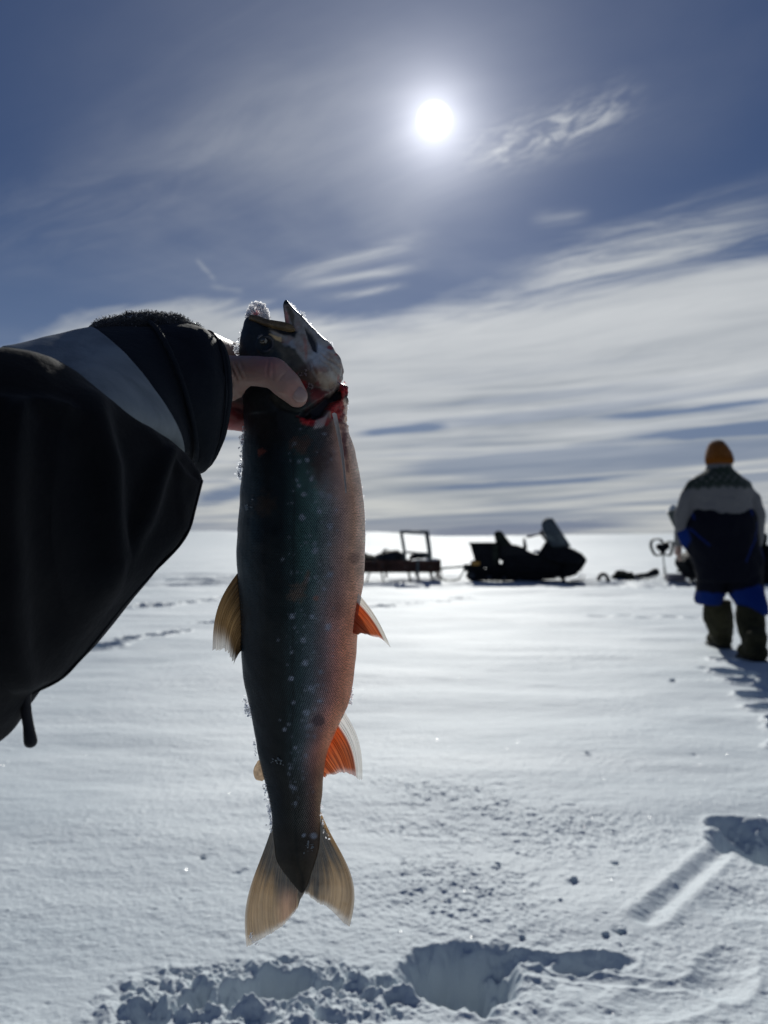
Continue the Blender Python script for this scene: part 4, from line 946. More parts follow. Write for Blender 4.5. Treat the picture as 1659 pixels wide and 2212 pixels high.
# inner tube: under-sleeve with the reflective tape, running back to the shoulder
R_rim = ring((443, 731), (434, 1014), (492, 846), .478, .040)
R_s0 = ring((420, 712), (426, 1015), (470, 852), .470, .042)
R_s1 = ring((318, 706), (404, 992), (398, 850), .458, .044)
R_b1 = ring((190, 716), (376, 985), (338, 850), .440, .046)
R_b0 = ring((10, 754), (300, 985), (215, 850), .415, .046)
R_k1 = ring((-200, 790), (120, 1080), (60, 900), .410, .040)
R_k2 = ring((-700, 900), (-300, 1300), (-250, 1000), .36, .035)
def sculpt(me, amp, fr, seed):
    co = get_co(me); no = get_no(me); d = amp * fbm(co[:, 0] * fr, co[:, 1] * fr, co[:, 2] * fr, oct=4, seed=seed); set_co(me, co + no * d[:, None])
def part_loft(name, rings, mat, amp=.0015, fr=30, seed=1, cap=False, parent=None, solid=.0022):
    me = MB().loft(rings, cap).mesh(name); sculpt(me, amp, fr, seed); o = link_mesh(me, mat, parent or me_p)
    if solid: s = o.modifiers.new('thickness', 'SOLIDIFY'); s.thickness = solid; s.offset = -1
    return o
def inset(rg, f, dy=0.0, shift=(0, 0, 0)):
    c = sum(rg, Vector()) / len(rg); return [c + (v - c) * f + Vector(shift) for v in rg]
sleeve = part_loft('under_sleeve', blendrings([R_k2, R_k1, R_b0, R_b1, R_s1, inset(R_s0, .99)], 84), m_cloth, .0030, 16, 2)
# storm cuff: overlaps the under-sleeve
cuff = part_loft('cuff', blendrings([inset(R_s1, 1.045), inset(R_s0, 1.05), R_rim], 44) , m_cloth, .0046, 26, 3)
hem = part_loft('cuff_hem', [inset(R_rim, 1.012, shift=(-.004, 0, 0)), inset(R_rim, 1.022), inset(R_rim, 1.0, shift=(.0025, .001, 0)), inset(R_rim, .95)], m_cloth, .0008, 60, 4, parent=cuff)
# cuff seam ridge
st = MB(); rs = inset(blendrings([R_s0, R_rim], 11)[7], 1.052); st.tube(rs + [rs[0]], .0006, 6, False); st.build('cuff_stitching', m_cloth, cuff)
seam = MB(); rs = inset(R_s1, 1.075); seam.tube(rs + [rs[0]], .0016, 8, False); seam.build('cuff_seam', m_cloth, cuff)
# reflective tape
m_tape, b = new_mat('reflective_tape'); t = m_tape.node_tree; tcn = t.nodes.new('ShaderNodeTexCoord'); nn = noise(tcn.outputs['Object'], 22, 6, .65, .6)
link(mixc(smooth(nn, .35, .7), (.15, .17, .18), (.25, .28, .29)), b.inputs['Base Color']); b.inputs['Roughness'].default_value = .55; b.inputs['Specular IOR Level'].default_value = .25
bn = t.nodes.new('ShaderNodeBump'); bn.inputs['Strength'].default_value = .4; bn.inputs['Distance'].default_value = .003; link(nn, bn.inputs['Height']); link(bn.outputs[0], b.inputs['Normal'])
seq = blendrings([R_k2, R_k1, R_b0, R_b1, R_s1], 201)
def near_i(R_): return int(np.argmin([sum((a_ - b_).length for a_, b_ in zip(q, R_)) for q in seq]))
tp = [inset(q, 1.03) for q in seq[near_i(R_b0):near_i(R_b1) + 1]]
me = MB().loft(tp, False).mesh('reflective_band'); co = get_co(me); no = get_no(me)
src = get_co(sleeve.data)
d = .0030 * fbm(co[:, 0] * 16, co[:, 1] * 16, co[:, 2] * 16, oct=4, seed=2); set_co(me, co + no * d[:, None]); band = link_mesh(me, m_tape, me_p)
s = band.modifiers.new('thickness', 'SOLIDIFY'); s.thickness = .001

# pile lining bulging out over the top of the cuff, with frost in it
mb = MB()
LIN = [(200, 738, .445, .0065), (232, 735, .448, .013), (285, 734, .456, .016), (330, 734, .462, .017), (372, 737, .468, .017), (402, 755, .474, .017), (428, 775, .480, .015)]
for a_, b_ in zip(LIN[:-1], LIN[1:]): mb.capsule(Q(*a_[:3]), Q(*b_[:3]), a_[3], b_[3], 16)
lm = remesh(mb, .0014, 6, 'pile_lining'); co = get_co(lm); no = get_no(lm)
set_co(lm, co + no * (.0013 * fbm(co[:, 0] * 160, co[:, 1] * 160, co[:, 2] * 160, oct=3, seed=6))[:, None])
m_pile = simple('pile_lining', (.012, .012, .014), .95, .08, sheen=.3, bump=.6, bscale=500)
lining = link_mesh(lm, m_pile, me_p)
co = get_co(lm); no = get_no(lm); off = np.array(me_p.location); r = np.random.default_rng(44)
fz = MB(); pts = []; sz = []; cl = []
idx = r.permutation(len(co)); cnt = 0
for i in idx:
    p = Vector(co[i] + off); n = Vector(no[i])
    if n.z < .05: continue
    uu = CU + p.x / p.y * FPX
    if uu > 432 or uu < 195: continue
    if r.uniform() < .86 and cnt < 5200:
        q = p.copy(); d = (n + Vector(r.normal(size=3)) * .6).normalized(); pl = [q]
        for k in range(4): d = (d + Vector(r.normal(size=3)) * .7).normalized(); q = q + d * .0006; pl.append(q)
        fz.tube(pl, .00013, 3, False); cnt += 1
    elif len(pts) < 500:
        pts.append(p + n * r.uniform(.0003, .002)); sz.append(r.uniform(.0002, .0005)); cl.append((.6, .62, .66))
    else: break
fz.build('pile_fibre', simple('pile_fibre', (.045, .045, .050), .8, .3), lining)['kind'] = 'stuff'
mbx, C_ = crystals(pts, sz, cl, r); me = mbx.mesh('frost', False); vcolor(me, C_); o = link_mesh(me, m_ice_clear, lining); o['kind'] = 'stuff'

# outer sleeve: the wide, hanging back of the arm nearest the camera
TOP = [(-900, 1000), (-500, 800), (-250, 755), (0, 755), (40, 757), (83, 764), (120, 776), (155, 795), (193, 824), (257, 869), (321, 912), (367, 950), (404, 982), (430, 1018), (436, 1036)]
BOT = [(-900, 2300), (-500, 1960), (-250, 1800), (0, 1600), (20, 1567), (41, 1538), (69, 1497), (100, 1480), (133, 1463), (183, 1411), (270, 1304), (321, 1246), (385, 1170), (408, 1142), (420, 1095), (434, 1042), (436, 1037)]
us = np.r_[np.linspace(-700, -60, 14), np.linspace(-40, 436, 150)]
tv = np.interp(us, [q[0] for q in TOP], [q[1] for q in TOP]); bv = np.interp(us, [q[0] for q in BOT], [q[1] for q in BOT])
kk = np.ones(5) / 5; tv[3:-3] = np.convolve(tv, kk, 'same')[3:-3]
rings = []
for u, a_, b_ in zip(us, tv, bv):
    Y = np.interp(u, [-700, 0, 436], [.25, .345, .402]); h = (b_ - a_) / 2 * Y / FPX; T = min(.050, h * .75 + .003) * np.interp(u, [-700, 0, 300, 436], [.8, 1, 1, .75])
    r_ = []
    for j in range(96):
        th_ = 2 * math.pi * j / 96; cz = math.cos(th_); sy_ = math.sin(th_)
        cz2 = math.copysign(abs(cz) ** .85, cz)
        p = Q(u, (a_ + b_) / 2 - (b_ - a_) / 2 * cz2, Y); p.y += -T * math.copysign(abs(sy_) ** .9, sy_); 
        # keep the outline on the same sight line when the skin bulges towards the camera
        r_.append(p)
    rings.append(r_)
me = MB().loft(rings, True).mesh('outer_sleeve'); co = get_co(me); no = get_no(me); U, V = outline_uv(co, .33)
f1 = .0075 * fbm(co[:, 0] * 14, co[:, 1] * 14, co[:, 2] * 14, oct=3, seed=8)
fold = np.zeros(len(co))
for (pl, wd, am) in (([(150, 800), (200, 1000), (215, 1200), (130, 1450)], 22, .011), ([(60, 900), (70, 1200), (40, 1480)], 26, .009), ([(300, 920), (260, 1120), (170, 1380)], 16, .007), ([(250, 890), (330, 1010), (400, 1060)], 10, .004), ([(-60, 900), (100, 880), (180, 900)], 18, .006), ([(360, 1000), (330, 1130), (300, 1220)], 10, .004)):
    for (ax, ay), (bx, by) in zip(pl[:-1], pl[1:]):
        ex, ey = bx - ax, by - ay; t = np.clip(((U - ax) * ex + (V - ay) * ey) / (ex * ex + ey * ey), 0, 1); fold = np.maximum(fold, am * np.exp(-(np.hypot(U - ax - ex * t, V - ay - ey * t) / wd) ** 2))
set_co(me, co + no * ((f1 + fold) * sstep(-no[:, 1], .1, .6))[:, None])
outer = link_mesh(me, m_body, me_p)
# turned-up seam along the lower edge
pl = [Q(u, v, np.interp(u, [-700, 0, 436], [.25, .345, .402])) for u, v in catmull([(69, 1497), (133, 1464), (183, 1411), (270, 1302), (321, 1246), (408, 1143), (422, 1092), (436, 1037)], 60)]
MB().tube(pl, .0009, 6).build('seam', m_body, outer)
pl = [Q(u, v, np.interp(u, [-700, 0, 436], [.25, .345, .402]) - .012) for u, v in catmull([(436, 1037), (400, 1058), (370, 1075), (345, 1085)], 20)]
# draw cord with its toggle
m_cord = simple('cord', (.010, .010, .014), .6, .3)
tg = MB(); pl = [Q(u, v, .352) for u, v in catmull([(58, 1470), (57, 1500), (56, 1530), (60, 1560), (64, 1580)], 16)]; tg.tube(pl, [.0022] * 8 + [.0024] * 8, 12)
tog = tg.build('draw_cord', m_cord, me_p)
MB().capsule(Q(60, 1562, .352), Q(66, 1601, .352), .0022, .0032, 18).build('toggle', m_cord, tog, sub=1)
# loose threads at the cuff
th_ = MB(); th_.tube([Q(452, 985, .46), Q(457, 996, .46), Q(459, 1003, .46)], .0002, 5); th_.tube([Q(455, 988, .46), Q(459, 992, .46)], .0002, 5); th_.build('loose_thread', m_cord, cuff)

# ---- the unseen rest of the person, kneeling, added to shade the fish and meet the sleeve: jacket, hood, head, phone hand side
def W(x, y, z): return Vector((x, y, z))
def ell(c, rx, ry, n=40, tilt=0.0):
    return [W(c[0] + rx * math.cos(a_), c[1] + ry * math.sin(a_), c[2] + tilt * math.sin(a_)) for a_ in np.linspace(0, 2 * math.pi, n + 1)[:-1]]
mb = MB()
mb.loft([ell((.02, -.62, .30), .24, .17), ell((.02, -.60, .45), .25, .18), ell((.02, -.56, .62), .25, .18), ell((.02, -.53, .80), .27, .18), ell((.02, -.52, .90), .25, .16), ell((.02, -.52, .98), .16, .12), ell((.02, -.51, 1.03), .10, .10)])
mb.capsule(W(-.20, -.51, .90), W(-.27, -.20, .86), .085, .08); mb.capsule(W(-.27, -.20, .86), W(-.30, .06, .92), .08, .075); mb.capsule(W(-.30, .06, .92), W(-.29, .26, .99), .075, .055)
mb.capsule(W(.24, -.51, .90), W(.28, -.34, .74), .085, .075); mb.capsule(W(.28, -.34, .74), W(.12, -.17, .90), .072, .05)
jm = remesh(mb, .011, 6, 'jacket'); co = get_co(jm); no = get_no(jm); set_co(jm, co + no * (.012 * fbm(co[:, 0] * 9, co[:, 1] * 9, co[:, 2] * 9, oct=4, seed=33))[:, None]); link_mesh(jm, m_body, me_p)
mb = MB(); mb.loft([ell((.02, -.60, .34), .23, .17), ell((.02, -.62, .22), .22, .19)])
for s in (-1, 1): mb.capsule(W(.02 + s * .10, -.62, .28), W(.02 + s * .15, -.24, .10), .11, .085); mb.capsule(W(.02 + s * .15, -.24, .09), W(.02 + s * .14, -.72, .08), .075, .055)
tm = remesh(mb, .013, 6, 'trousers'); link_mesh(tm, m_body, me_p)
mb = MB(); mb.ball(W(.02, -.47, 1.16), (.078, .098, .118)); mb.ball(W(.02, -.44, 1.11), (.060, .075, .072)); mb.capsule(W(.02, -.50, .98), W(.02, -.48, 1.10), .060, .056); mb.ball(W(.02, -.368, 1.145), (.014, .020, .024)); mb.ball(W(.02, -.372, 1.10), (.026, .012, .008))
for s in (-1, 1): mb.ball(W(.02 + s * .078, -.47, 1.15), (.010, .020, .030)); mb.ball(W(.02 + s * .030, -.382, 1.178), (.020, .010, .008))
hd_ = remesh(mb, .004, 3, 'head'); vcolor(hd_, np.tile([.36, .235, .190], (len(hd_.vertices), 1))); ho = link_mesh(hd_, m_skin, me_p)
for s in (-1, 1): MB().ball(W(.02 + s * .030, -.386, 1.166), (.012, .010, .008), None, 20, 12).build('eye', simple('eye_white', (.5, .5, .5), .3) if s < 0 else bpy.data.materials['eye_white'], ho)
MB().loft([ell((.02, -.47, 1.195), .090, .108), ell((.02, -.475, 1.23), .088, .105), ell((.02, -.48, 1.265), .070, .085), ell((.02, -.48, 1.287), .035, .045), ell((.02, -.48, 1.293), .008, .010)]).build('hat', m_pile, ho)
mb = MB(); mb.capsule(W(.12, -.17, .90), W(.085, -.10, .945), .030, .032)
for k in range(4): mb.capsule(W(.085, -.105, .93 + .018 * k), W(.055, -.055, .935 + .018 * k), .0095, .009); mb.capsule(W(.055, -.055, .935 + .018 * k), W(.030, -.040, .940 + .018 * k), .009, .0078)
mb.capsule(W(.09, -.11, .93), W(.055, -.125, .945), .012, .010); mb.capsule(W(.055, -.125, .945), W(.038, -.115, .965), .010, .0085)
ph = remesh(mb, .0022, 4, 'phone_hand'); vcolor(ph, np.tile([.36, .235, .190], (len(ph.vertices), 1))); link_mesh(ph, m_skin, me_p)

# ================================================================== the other person, walking away
PY = 6.4
pr = empty('person', (P(1560, 1400, PY).x, PY, 0.0), 'person walking away in a patterned wool sweater, rust orange knit hat and navy overalls', 'person')
def hring(uL, uR, v, Y, dep, n=40, ex=2.2, base=PY, tilt=0.0):
    c = P((uL + uR) / 2, v, base); w = (uR - uL) / 2 * base / FPX; r = []
    for j in range(n):
        a_ = 2 * math.pi * j / n; cx, sn = math.cos(a_), math.sin(a_); cx = math.copysign(abs(cx) ** (2 / ex), cx); sn = math.copysign(abs(sn) ** (2 / ex), sn)
        r.append(Vector((c.x + w * cx, Y + dep * sn, c.z + tilt * cx)))
    return r
def hl(tab, n_=30, **k):
    return [hring(a_, b_, v, Y, d, **k) for v, a_, b_, Y, d in catmull(tab, n_)]
def PP(u, v, Y=PY): return P(u, v, Y)
def Pm(u, v, dy): 
    p = P(u, v, PY); p.y += dy; return p
# the body under the clothes: one continuous figure
mb = MB()
mb.ball(Pm(1551, 984, 0), (.078, .098, .118)); mb.ball(Pm(1551, 992, .05), (.06, .06, .085))
mb.ball(Pm(1551, 990, .105), (.014, .022, .022))                                            # nose, turned away
for s in (-1, 1): mb.ball(Pm(1551 + s * 20, 988, .0), (.012, .02, .032)); mb.ball(Pm(1551 + s * 8, 982, .088), (.016, .012, .010))
mb.capsule(Pm(1551, 998, 0), Pm(1552, 1030, -.01), .062, .075)
mb.capsule(Pm(1552, 1060, 0), Pm(1555, 1160, 0), .14, .13); mb.capsule(Pm(1515, 1042, 0), Pm(1592, 1042, 0), .07, .07)
for (sh, elb, wr) in (((1502, 1046, 0), (1480, 1118, .02), (1486, 1176, .20)), ((1604, 1046, 0), (1636, 1110, 0), (1641, 1168, .06))):
    mb.capsule(Pm(*sh), Pm(*elb), .058, .046); mb.capsule(Pm(*elb), Pm(*wr), .044, .030)
    w = Pm(*wr); s = 1 if wr[0] > 1550 else -1
    h0 = w + Vector((0, .01, -.03)); mb.capsule(w, h0 + Vector((0, .01, -.045)), .029, .033)
    for k in range(4):
        f0 = h0 + Vector(((k - 1.5) * .003, (k - 1.5) * .019 + .01, -.055)); f1 = f0 + Vector((-s * .006, .006, -.038 + abs(k - 1.4) * .005)); f2 = f1 + Vector((-s * .018, .004, -.026)); mb.capsule(f0, f1, .0095, .0090, 8); mb.capsule(f1, f2, .0090, .0078, 8)
    t0 = h0 + Vector((-s * .012, .03, -.01)); t1 = t0 + Vector((-s * .02, .03, -.028)); mb.capsule(t0, t1, .012, .010, 8); mb.capsule(t1, t1 + Vector((-s * .008, .010, -.028)), .010, .0085, 8)
for (hip, kn, an) in (((1535, 1190, 0), (1545, 1285, .18), (1556, 1360, .42)), ((1600, 1190, 0), (1616, 1300, -.05), (1634, 1400, -.38))):
    mb.capsule(Pm(*hip), Pm(*kn), .095, .065)
    k_ = Pm(*kn); A0 = Vector((P(an[0], an[1], PY + an[2]).x, PY + an[2], .12)); mb.capsule(k_, A0, .060, .042); mb.capsule(A0 + Vector((0, -.03, -.05)), A0 + Vector((0, .15, -.07)), .038, .034)
mb.capsule(Pm(1535, 1190, 0), Pm(1600, 1190, 0), .11, .11); mb.capsule(Pm(1555, 1150, 0), Pm(1565, 1195, 0), .125, .13)
bm_ = remesh(mb, .008, 4, 'body'); body = link_mesh(bm_, simple('skin_far', (.45, .28, .22), .55), pr)
# sweater
mb = MB()
mb.loft(hl([(1003, 1531, 1577, PY, .085), (1014, 1527, 1580, PY, .10), (1024, 1513, 1594, PY, .115), (1036, 1495, 1611, PY, .13), (1055, 1487, 1622, PY, .15), (1085, 1488, 1622, PY, .16), (1115, 1489, 1621, PY, .165), (1140, 1489, 1622, PY, .165)], 26))
for pts_ in ([(1500, 1048, 0, .062), (1484, 1075, 0, .072), (1477, 1110, .01, .070), (1475, 1138, .03, .062)], [(1475, 1138, .03, .062), (1484, 1172, .18, .042)],
             [(1606, 1050, 0, .066), (1625, 1080, 0, .076), (1634, 1115, .0, .074), (1638, 1145, .02, .060), (1641, 1172, .05, .046)]):
    for a_, b_ in zip(pts_[:-1], pts_[1:]): mb.capsule(Pm(*a_[:3]), Pm(*b_[:3]), a_[3], b_[3])
sw = remesh(mb, .009, 5, 'sweater'); co = get_co(sw); no = get_no(sw); U, V = outline_uv(co, PY)
set_co(sw, co + no * (0.014 * fbm(co[:, 0] * 9, co[:, 2] * 9, co[:, 1] * 9, oct=3, seed=3))[:, None])
sc_ = np.tile([.150, .145, .145], (len(U), 1)); arc = np.arctan2(co[:, 0] - pr.location[0], -(co[:, 1] - PY) + .1) * 9
yk = V + 5 * np.abs(np.sin(arc * 1.2)) - 2 + .5 * np.abs(U - 1553) * -.12
sc_ = lay(sc_, (.020, .030, .024), sstep(yk, 1009, 1013) * sstep(yk, 1057, 1052) )
mot = sstep(np.sin(arc * 2.4) * np.cos((yk - 1034) * .35), .05, .35) * sstep(yk, 1024, 1027) * sstep(yk, 1045, 1041)
sc_ = lay(sc_, (.12, .12, .115), mot * .6)
sc_ = lay(sc_, (.13, .13, .125), sstep(np.sin(arc * 6), .2, .6) * sstep(np.abs(yk - 1050), 2.5, 1.2) * .6)
vcolor(sw, sc_)
m_wool, b = new_mat('sweater_wool'); t = m_wool.node_tree; A = t.nodes.new('ShaderNodeAttribute'); A.attribute_name = 'paint'; t.links.new(A.outputs['Color'], b.inputs['Base Color']); b.inputs['Roughness'].default_value = .95; b.inputs['Specular IOR Level'].default_value = .05; b.inputs['Sheen Weight'].default_value = .2
tcn = t.nodes.new('ShaderNodeTexCoord'); bn = t.nodes.new('ShaderNodeBump'); bn.inputs['Strength'].default_value = .7; bn.inputs['Distance'].default_value = .004; link(noise(tcn.outputs['Object'], 160, 3, .6), bn.inputs['Height']); link(bn.outputs[0], b.inputs['Normal'])
link_mesh(sw, m_wool, pr)
MB().loft(hl([(995, 1529, 1576, PY, .085), (1003, 1528, 1577, PY, .090), (1014, 1526, 1581, PY, .098), (1020, 1524, 1584, PY, .100)], 8)).build('collar', simple('collar_wool', (.12, .12, .125), .95, .05, bump=.6, bscale=150), pr)
# hat
hat = MB().loft(hl([(950.5, 1545, 1550, PY, .012), (953, 1539, 1558, PY, .04), (959, 1533, 1565, PY, .07), (972, 1527.5, 1574, PY, .10), (986, 1525, 1580, PY, .11), (996, 1527, 1581, PY, .105), (1001, 1529, 1580, PY, .100)], 22)).mesh('knit_hat')
co = get_co(hat); no = get_no(hat); set_co(hat, co + no * (.004 * np.sin(np.arctan2(co[:, 0] - P(1552, 980, PY).x, co[:, 1] - PY) * 30) * .4 + .006 * fbm(co[:, 0] * 16, co[:, 2] * 16, co[:, 1] * 16, oct=3, seed=2))[:, None])
hat_o = link_mesh(hat, simple('hat_wool', (.16, .055, .010), .95, .05, nscale=60, namp=.3, bump=.8, bscale=150, sheen=.2), pr)
MB().loft(hl([(989, 1525, 1581.5, PY, .113), (996, 1525.5, 1582.5, PY, .113), (1003, 1528, 1581, PY, .106)], 6)).build('brim', simple('hat_brim', (.17, .055, .009), .95, .05, bump=.8, bscale=150), hat_o)
# overalls: seat, legs, blue cuffs
mb = MB()
mb.loft(hl([(1100, 1489, 1625, PY, .150), (1112, 1487, 1629, PY, .175), (1135, 1479, 1632, PY, .185), (1158, 1480, 1636, PY, .19), (1180, 1484, 1640, PY, .20), (1205, 1494, 1645, PY, .205), (1235, 1506, 1643, PY, .20), (1255, 1511, 1640, PY, .19)], 30))
mb.loft(hl([(1225, 1508, 1574, PY + .02, .15), (1255, 1515, 1575, PY + .06, .15), (1280, 1516, 1577, PY + .10, .145), (1296, 1517, 1572, PY + .13, .14), (1308, 1522, 1571, PY + .15, .125)], 16))
mb.loft(hl([(1225, 1575, 1644, PY, .15), (1262, 1568, 1638, PY - .04, .15), (1285, 1573, 1640, PY - .07, .15), (1303, 1582, 1641, PY - .10, .14), (1322, 1594, 1640, PY - .12, .12)], 16))
mb.capsule(Pm(1478, 1150, .03), Pm(1500, 1190, .02), .05, .06)
tr_ = remesh(mb, .010, 5, 'overalls'); co = get_co(tr_); no = get_no(tr_); U, V = outline_uv(co, PY)
set_co(tr_, co + no * (.024 * fbm(co[:, 0] * 7, co[:, 2] * 5, co[:, 1] * 7, oct=4, seed=13))[:, None])
tc_ = np.tile([.0035, .0045, .010], (len(U), 1)); nz = 4 * fbm(U * .05, V * .05, oct=2, seed=3)
back = (co[:, 1] < PY + .25)
def seg(ax, ay, bx, by, wd):
    ex, ey = bx - ax, by - ay; t = np.clip(((U - ax) * ex + (V - ay) * ey) / (ex * ex + ey * ey), 0, 1); return sstep(np.hypot(U - ax - ex * t, V - ay - ey * t), wd + 1, wd - 1)
BL = (.003, .020, .135)
tc_ = lay(tc_, BL, sstep(V + nz, 1277, 1281) * (U < 1577)); tc_ = lay(tc_, BL, sstep(V + nz + np.abs(U - 1612) * -.25 + 6, 1265, 1270) * (U >= 1572))
tc_ = lay(tc_, BL, poly([(1462, 1142), (1480, 1140), (1486, 1165), (1482, 1185), (1472, 1170)], 3, 1))
for q in ((1484, 1143, 1498, 1160, 1.4), (1498, 1160, 1515, 1178, 1.2), (1625, 1130, 1616, 1165, 1.6), (1616, 1165, 1602, 1185, 1.6), (1602, 1185, 1588, 1212, 1.4), (1632, 1180, 1642, 1215, 2.6), (1609, 1100, 1610, 1112, 2.6), (1490, 1110, 1491, 1122, 1.6)):
    tc_ = lay(tc_, BL, seg(*q) * .9)
vcolor(tr_, tc_)
m_tr, b = new_mat('overall_fabric'); t = m_tr.node_tree; A = t.nodes.new('ShaderNodeAttribute'); A.attribute_name = 'paint'; t.links.new(A.outputs['Color'], b.inputs['Base Color']); b.inputs['Roughness'].default_value = .8; b.inputs['Specular IOR Level'].default_value = .10
ov = link_mesh(tr_, m_tr, pr)
# boots
m_boot = simple('boot_fabric', (.030, .028, .015), .85, .1, nscale=14, namp=.35, bump=.4, bscale=60)
m_sole = simple('boot_rubber', (.02, .02, .018), .7, .2)
def boot(tab, foot):
    mb = MB(); mb.loft([hring(a_, b_, v, Y, d, base=Y) for v, a_, b_, Y, d in catmull(tab, 16)])
    c = P(*foot); c.z = .09; mb.capsule(c + Vector((0, -.05, -.01)), c + Vector((0, .17, -.025)), .078, .062); mb.capsule(c + Vector((0, -.03, .1)), c + Vector((0, .0, .0)), .085, .08)
    me = remesh(mb, .009, 4, 'boot'); co = get_co(me); no = get_no(me); set_co(me, co + no * (.010 * fbm(co[:, 0] * 12, co[:, 2] * 12, co[:, 1] * 12, oct=3, seed=23))[:, None])
    o = link_mesh(me, m_boot, pr)
    s = MB(); s.box(c + Vector((0, .06, -.075)), (.125, .33, .03), bev=.012); s.build('sole', m_sole, o)
boot([(1296, 1524, 1577, PY + .14, .10), (1315, 1521, 1579, PY + .17, .115), (1340, 1522, 1581, PY + .25, .115), (1355, 1529, 1582, PY + .32, .11), (1372, 1534, 1581, PY + .40, .10)], (1558, 1376, PY + .43))
boot([(1308, 1592, 1648, PY - .12, .11), (1335, 1593, 1650, PY - .16, .12), (1365, 1598, 1652, PY - .24, .115), (1390, 1605, 1652, PY - .31, .105), (1405, 1612, 1652, PY - .35, .10)], (1631, 1405, PY - .36))

# scoop held in front of the left arm
m_steel = simple('brushed_steel', (.42, .44, .44), .35, .6, metal=.7, nscale=30, namp=.2)
m_grey = simple('grey_metal', (.075, .085, .080), .75, .2, metal=.0, nscale=20)
sy_ = PY + .22
sp = empty('ice_scoop', P(1470, 1150, sy_), 'tapered grey metal scoop with shiny rim sticking up beside the walking person', 'scoop')
def cup(pts, rr, n=28):
    mb = MB(); mb.tube([P(u, v, sy_) for u, v in pts], rr, n, False); return mb
o = cup([(1455, 1101), (1460, 1118), (1466, 1138), (1473, 1153)], [.060, .052, .036, .020]).build('cup', m_grey, sp); s = o.modifiers.new('t', 'SOLIDIFY'); s.thickness = .003
mb = MB(); c = P(1455, 1101, sy_); ax = (P(1455, 1101, sy_) - P(1460, 1118, sy_)).normalized(); e1 = ax.cross(Vector((0, 1, 0))).normalized(); e2 = ax.cross(e1)
mb.tube([c + (e1 * math.cos(a_) + e2 * math.sin(a_)) * .060 for a_ in np.linspace(0, 2 * math.pi, 30)], .005, 8, False); mb.build('rim', m_steel, sp)
mb = MB(); mb.tube([P(1473, 1153, sy_), P(1484, 1176, sy_ - .03), P(1489, 1190, sy_ - .04)], .011, 10); mb.build('handle', m_grey, sp)
mb = MB(); rs = []
for k, rr_ in enumerate((.056, .040, .02, .004)):
    rs.append([c + ax * (.006 + .014 * k) + (e1 * math.cos(a_) * rr_ + e2 * math.sin(a_) * rr_) for a_ in np.linspace(0, 2 * math.pi, 25)[:-1]])
me = mb.loft(rs).mesh('snow_heap'); sculpt(me, .006, 60, 4); link_mesh(me, m_snow, sp)

# ================================================================== snowmobiles
def lm_(o_): return o_
m_blk = simple('snowmobile_plastic', (.010, .011, .013), .75, .10, nscale=6, namp=.4)
m_seat = simple('seat_vinyl', (.012, .012, .013), .6, .2, bump=.3, bscale=40)
m_rub = simple('track_rubber', (.014, .014, .015), .8, .15, nscale=8, namp=.5)
m_amber = simple('amber_reflector', (.50, .24, .02), .35, .5); m_lamp = simple('lamp_glass', (.08, .09, .10), .85, .1)
m_green = simple('worn_green_canvas', (.022, .026, .020), .9, .1, nscale=8, namp=.5, bump=.4, bscale=30)
m_ws, b = new_mat('tinted_windshield'); t = m_ws.node_tree; b.inputs['Base Color'].default_value = (.10, .12, .13, 1); b.inputs['Roughness'].default_value = .6; b.inputs['Specular IOR Level'].default_value = .1
tp_ = t.nodes.new('ShaderNodeBsdfTransparent'); tp_.inputs[0].default_value = (.75, .8, .82, 1); mx = t.nodes.new('ShaderNodeMixShader'); mx.inputs[0].default_value = .58
t.links.new(tp_.outputs[0], mx.inputs[1]); t.links.new(b.outputs[0], mx.inputs[2]); t.links.new(mx.outputs[0], t.nodes['Material Output'].inputs[0])
K2 = .00190
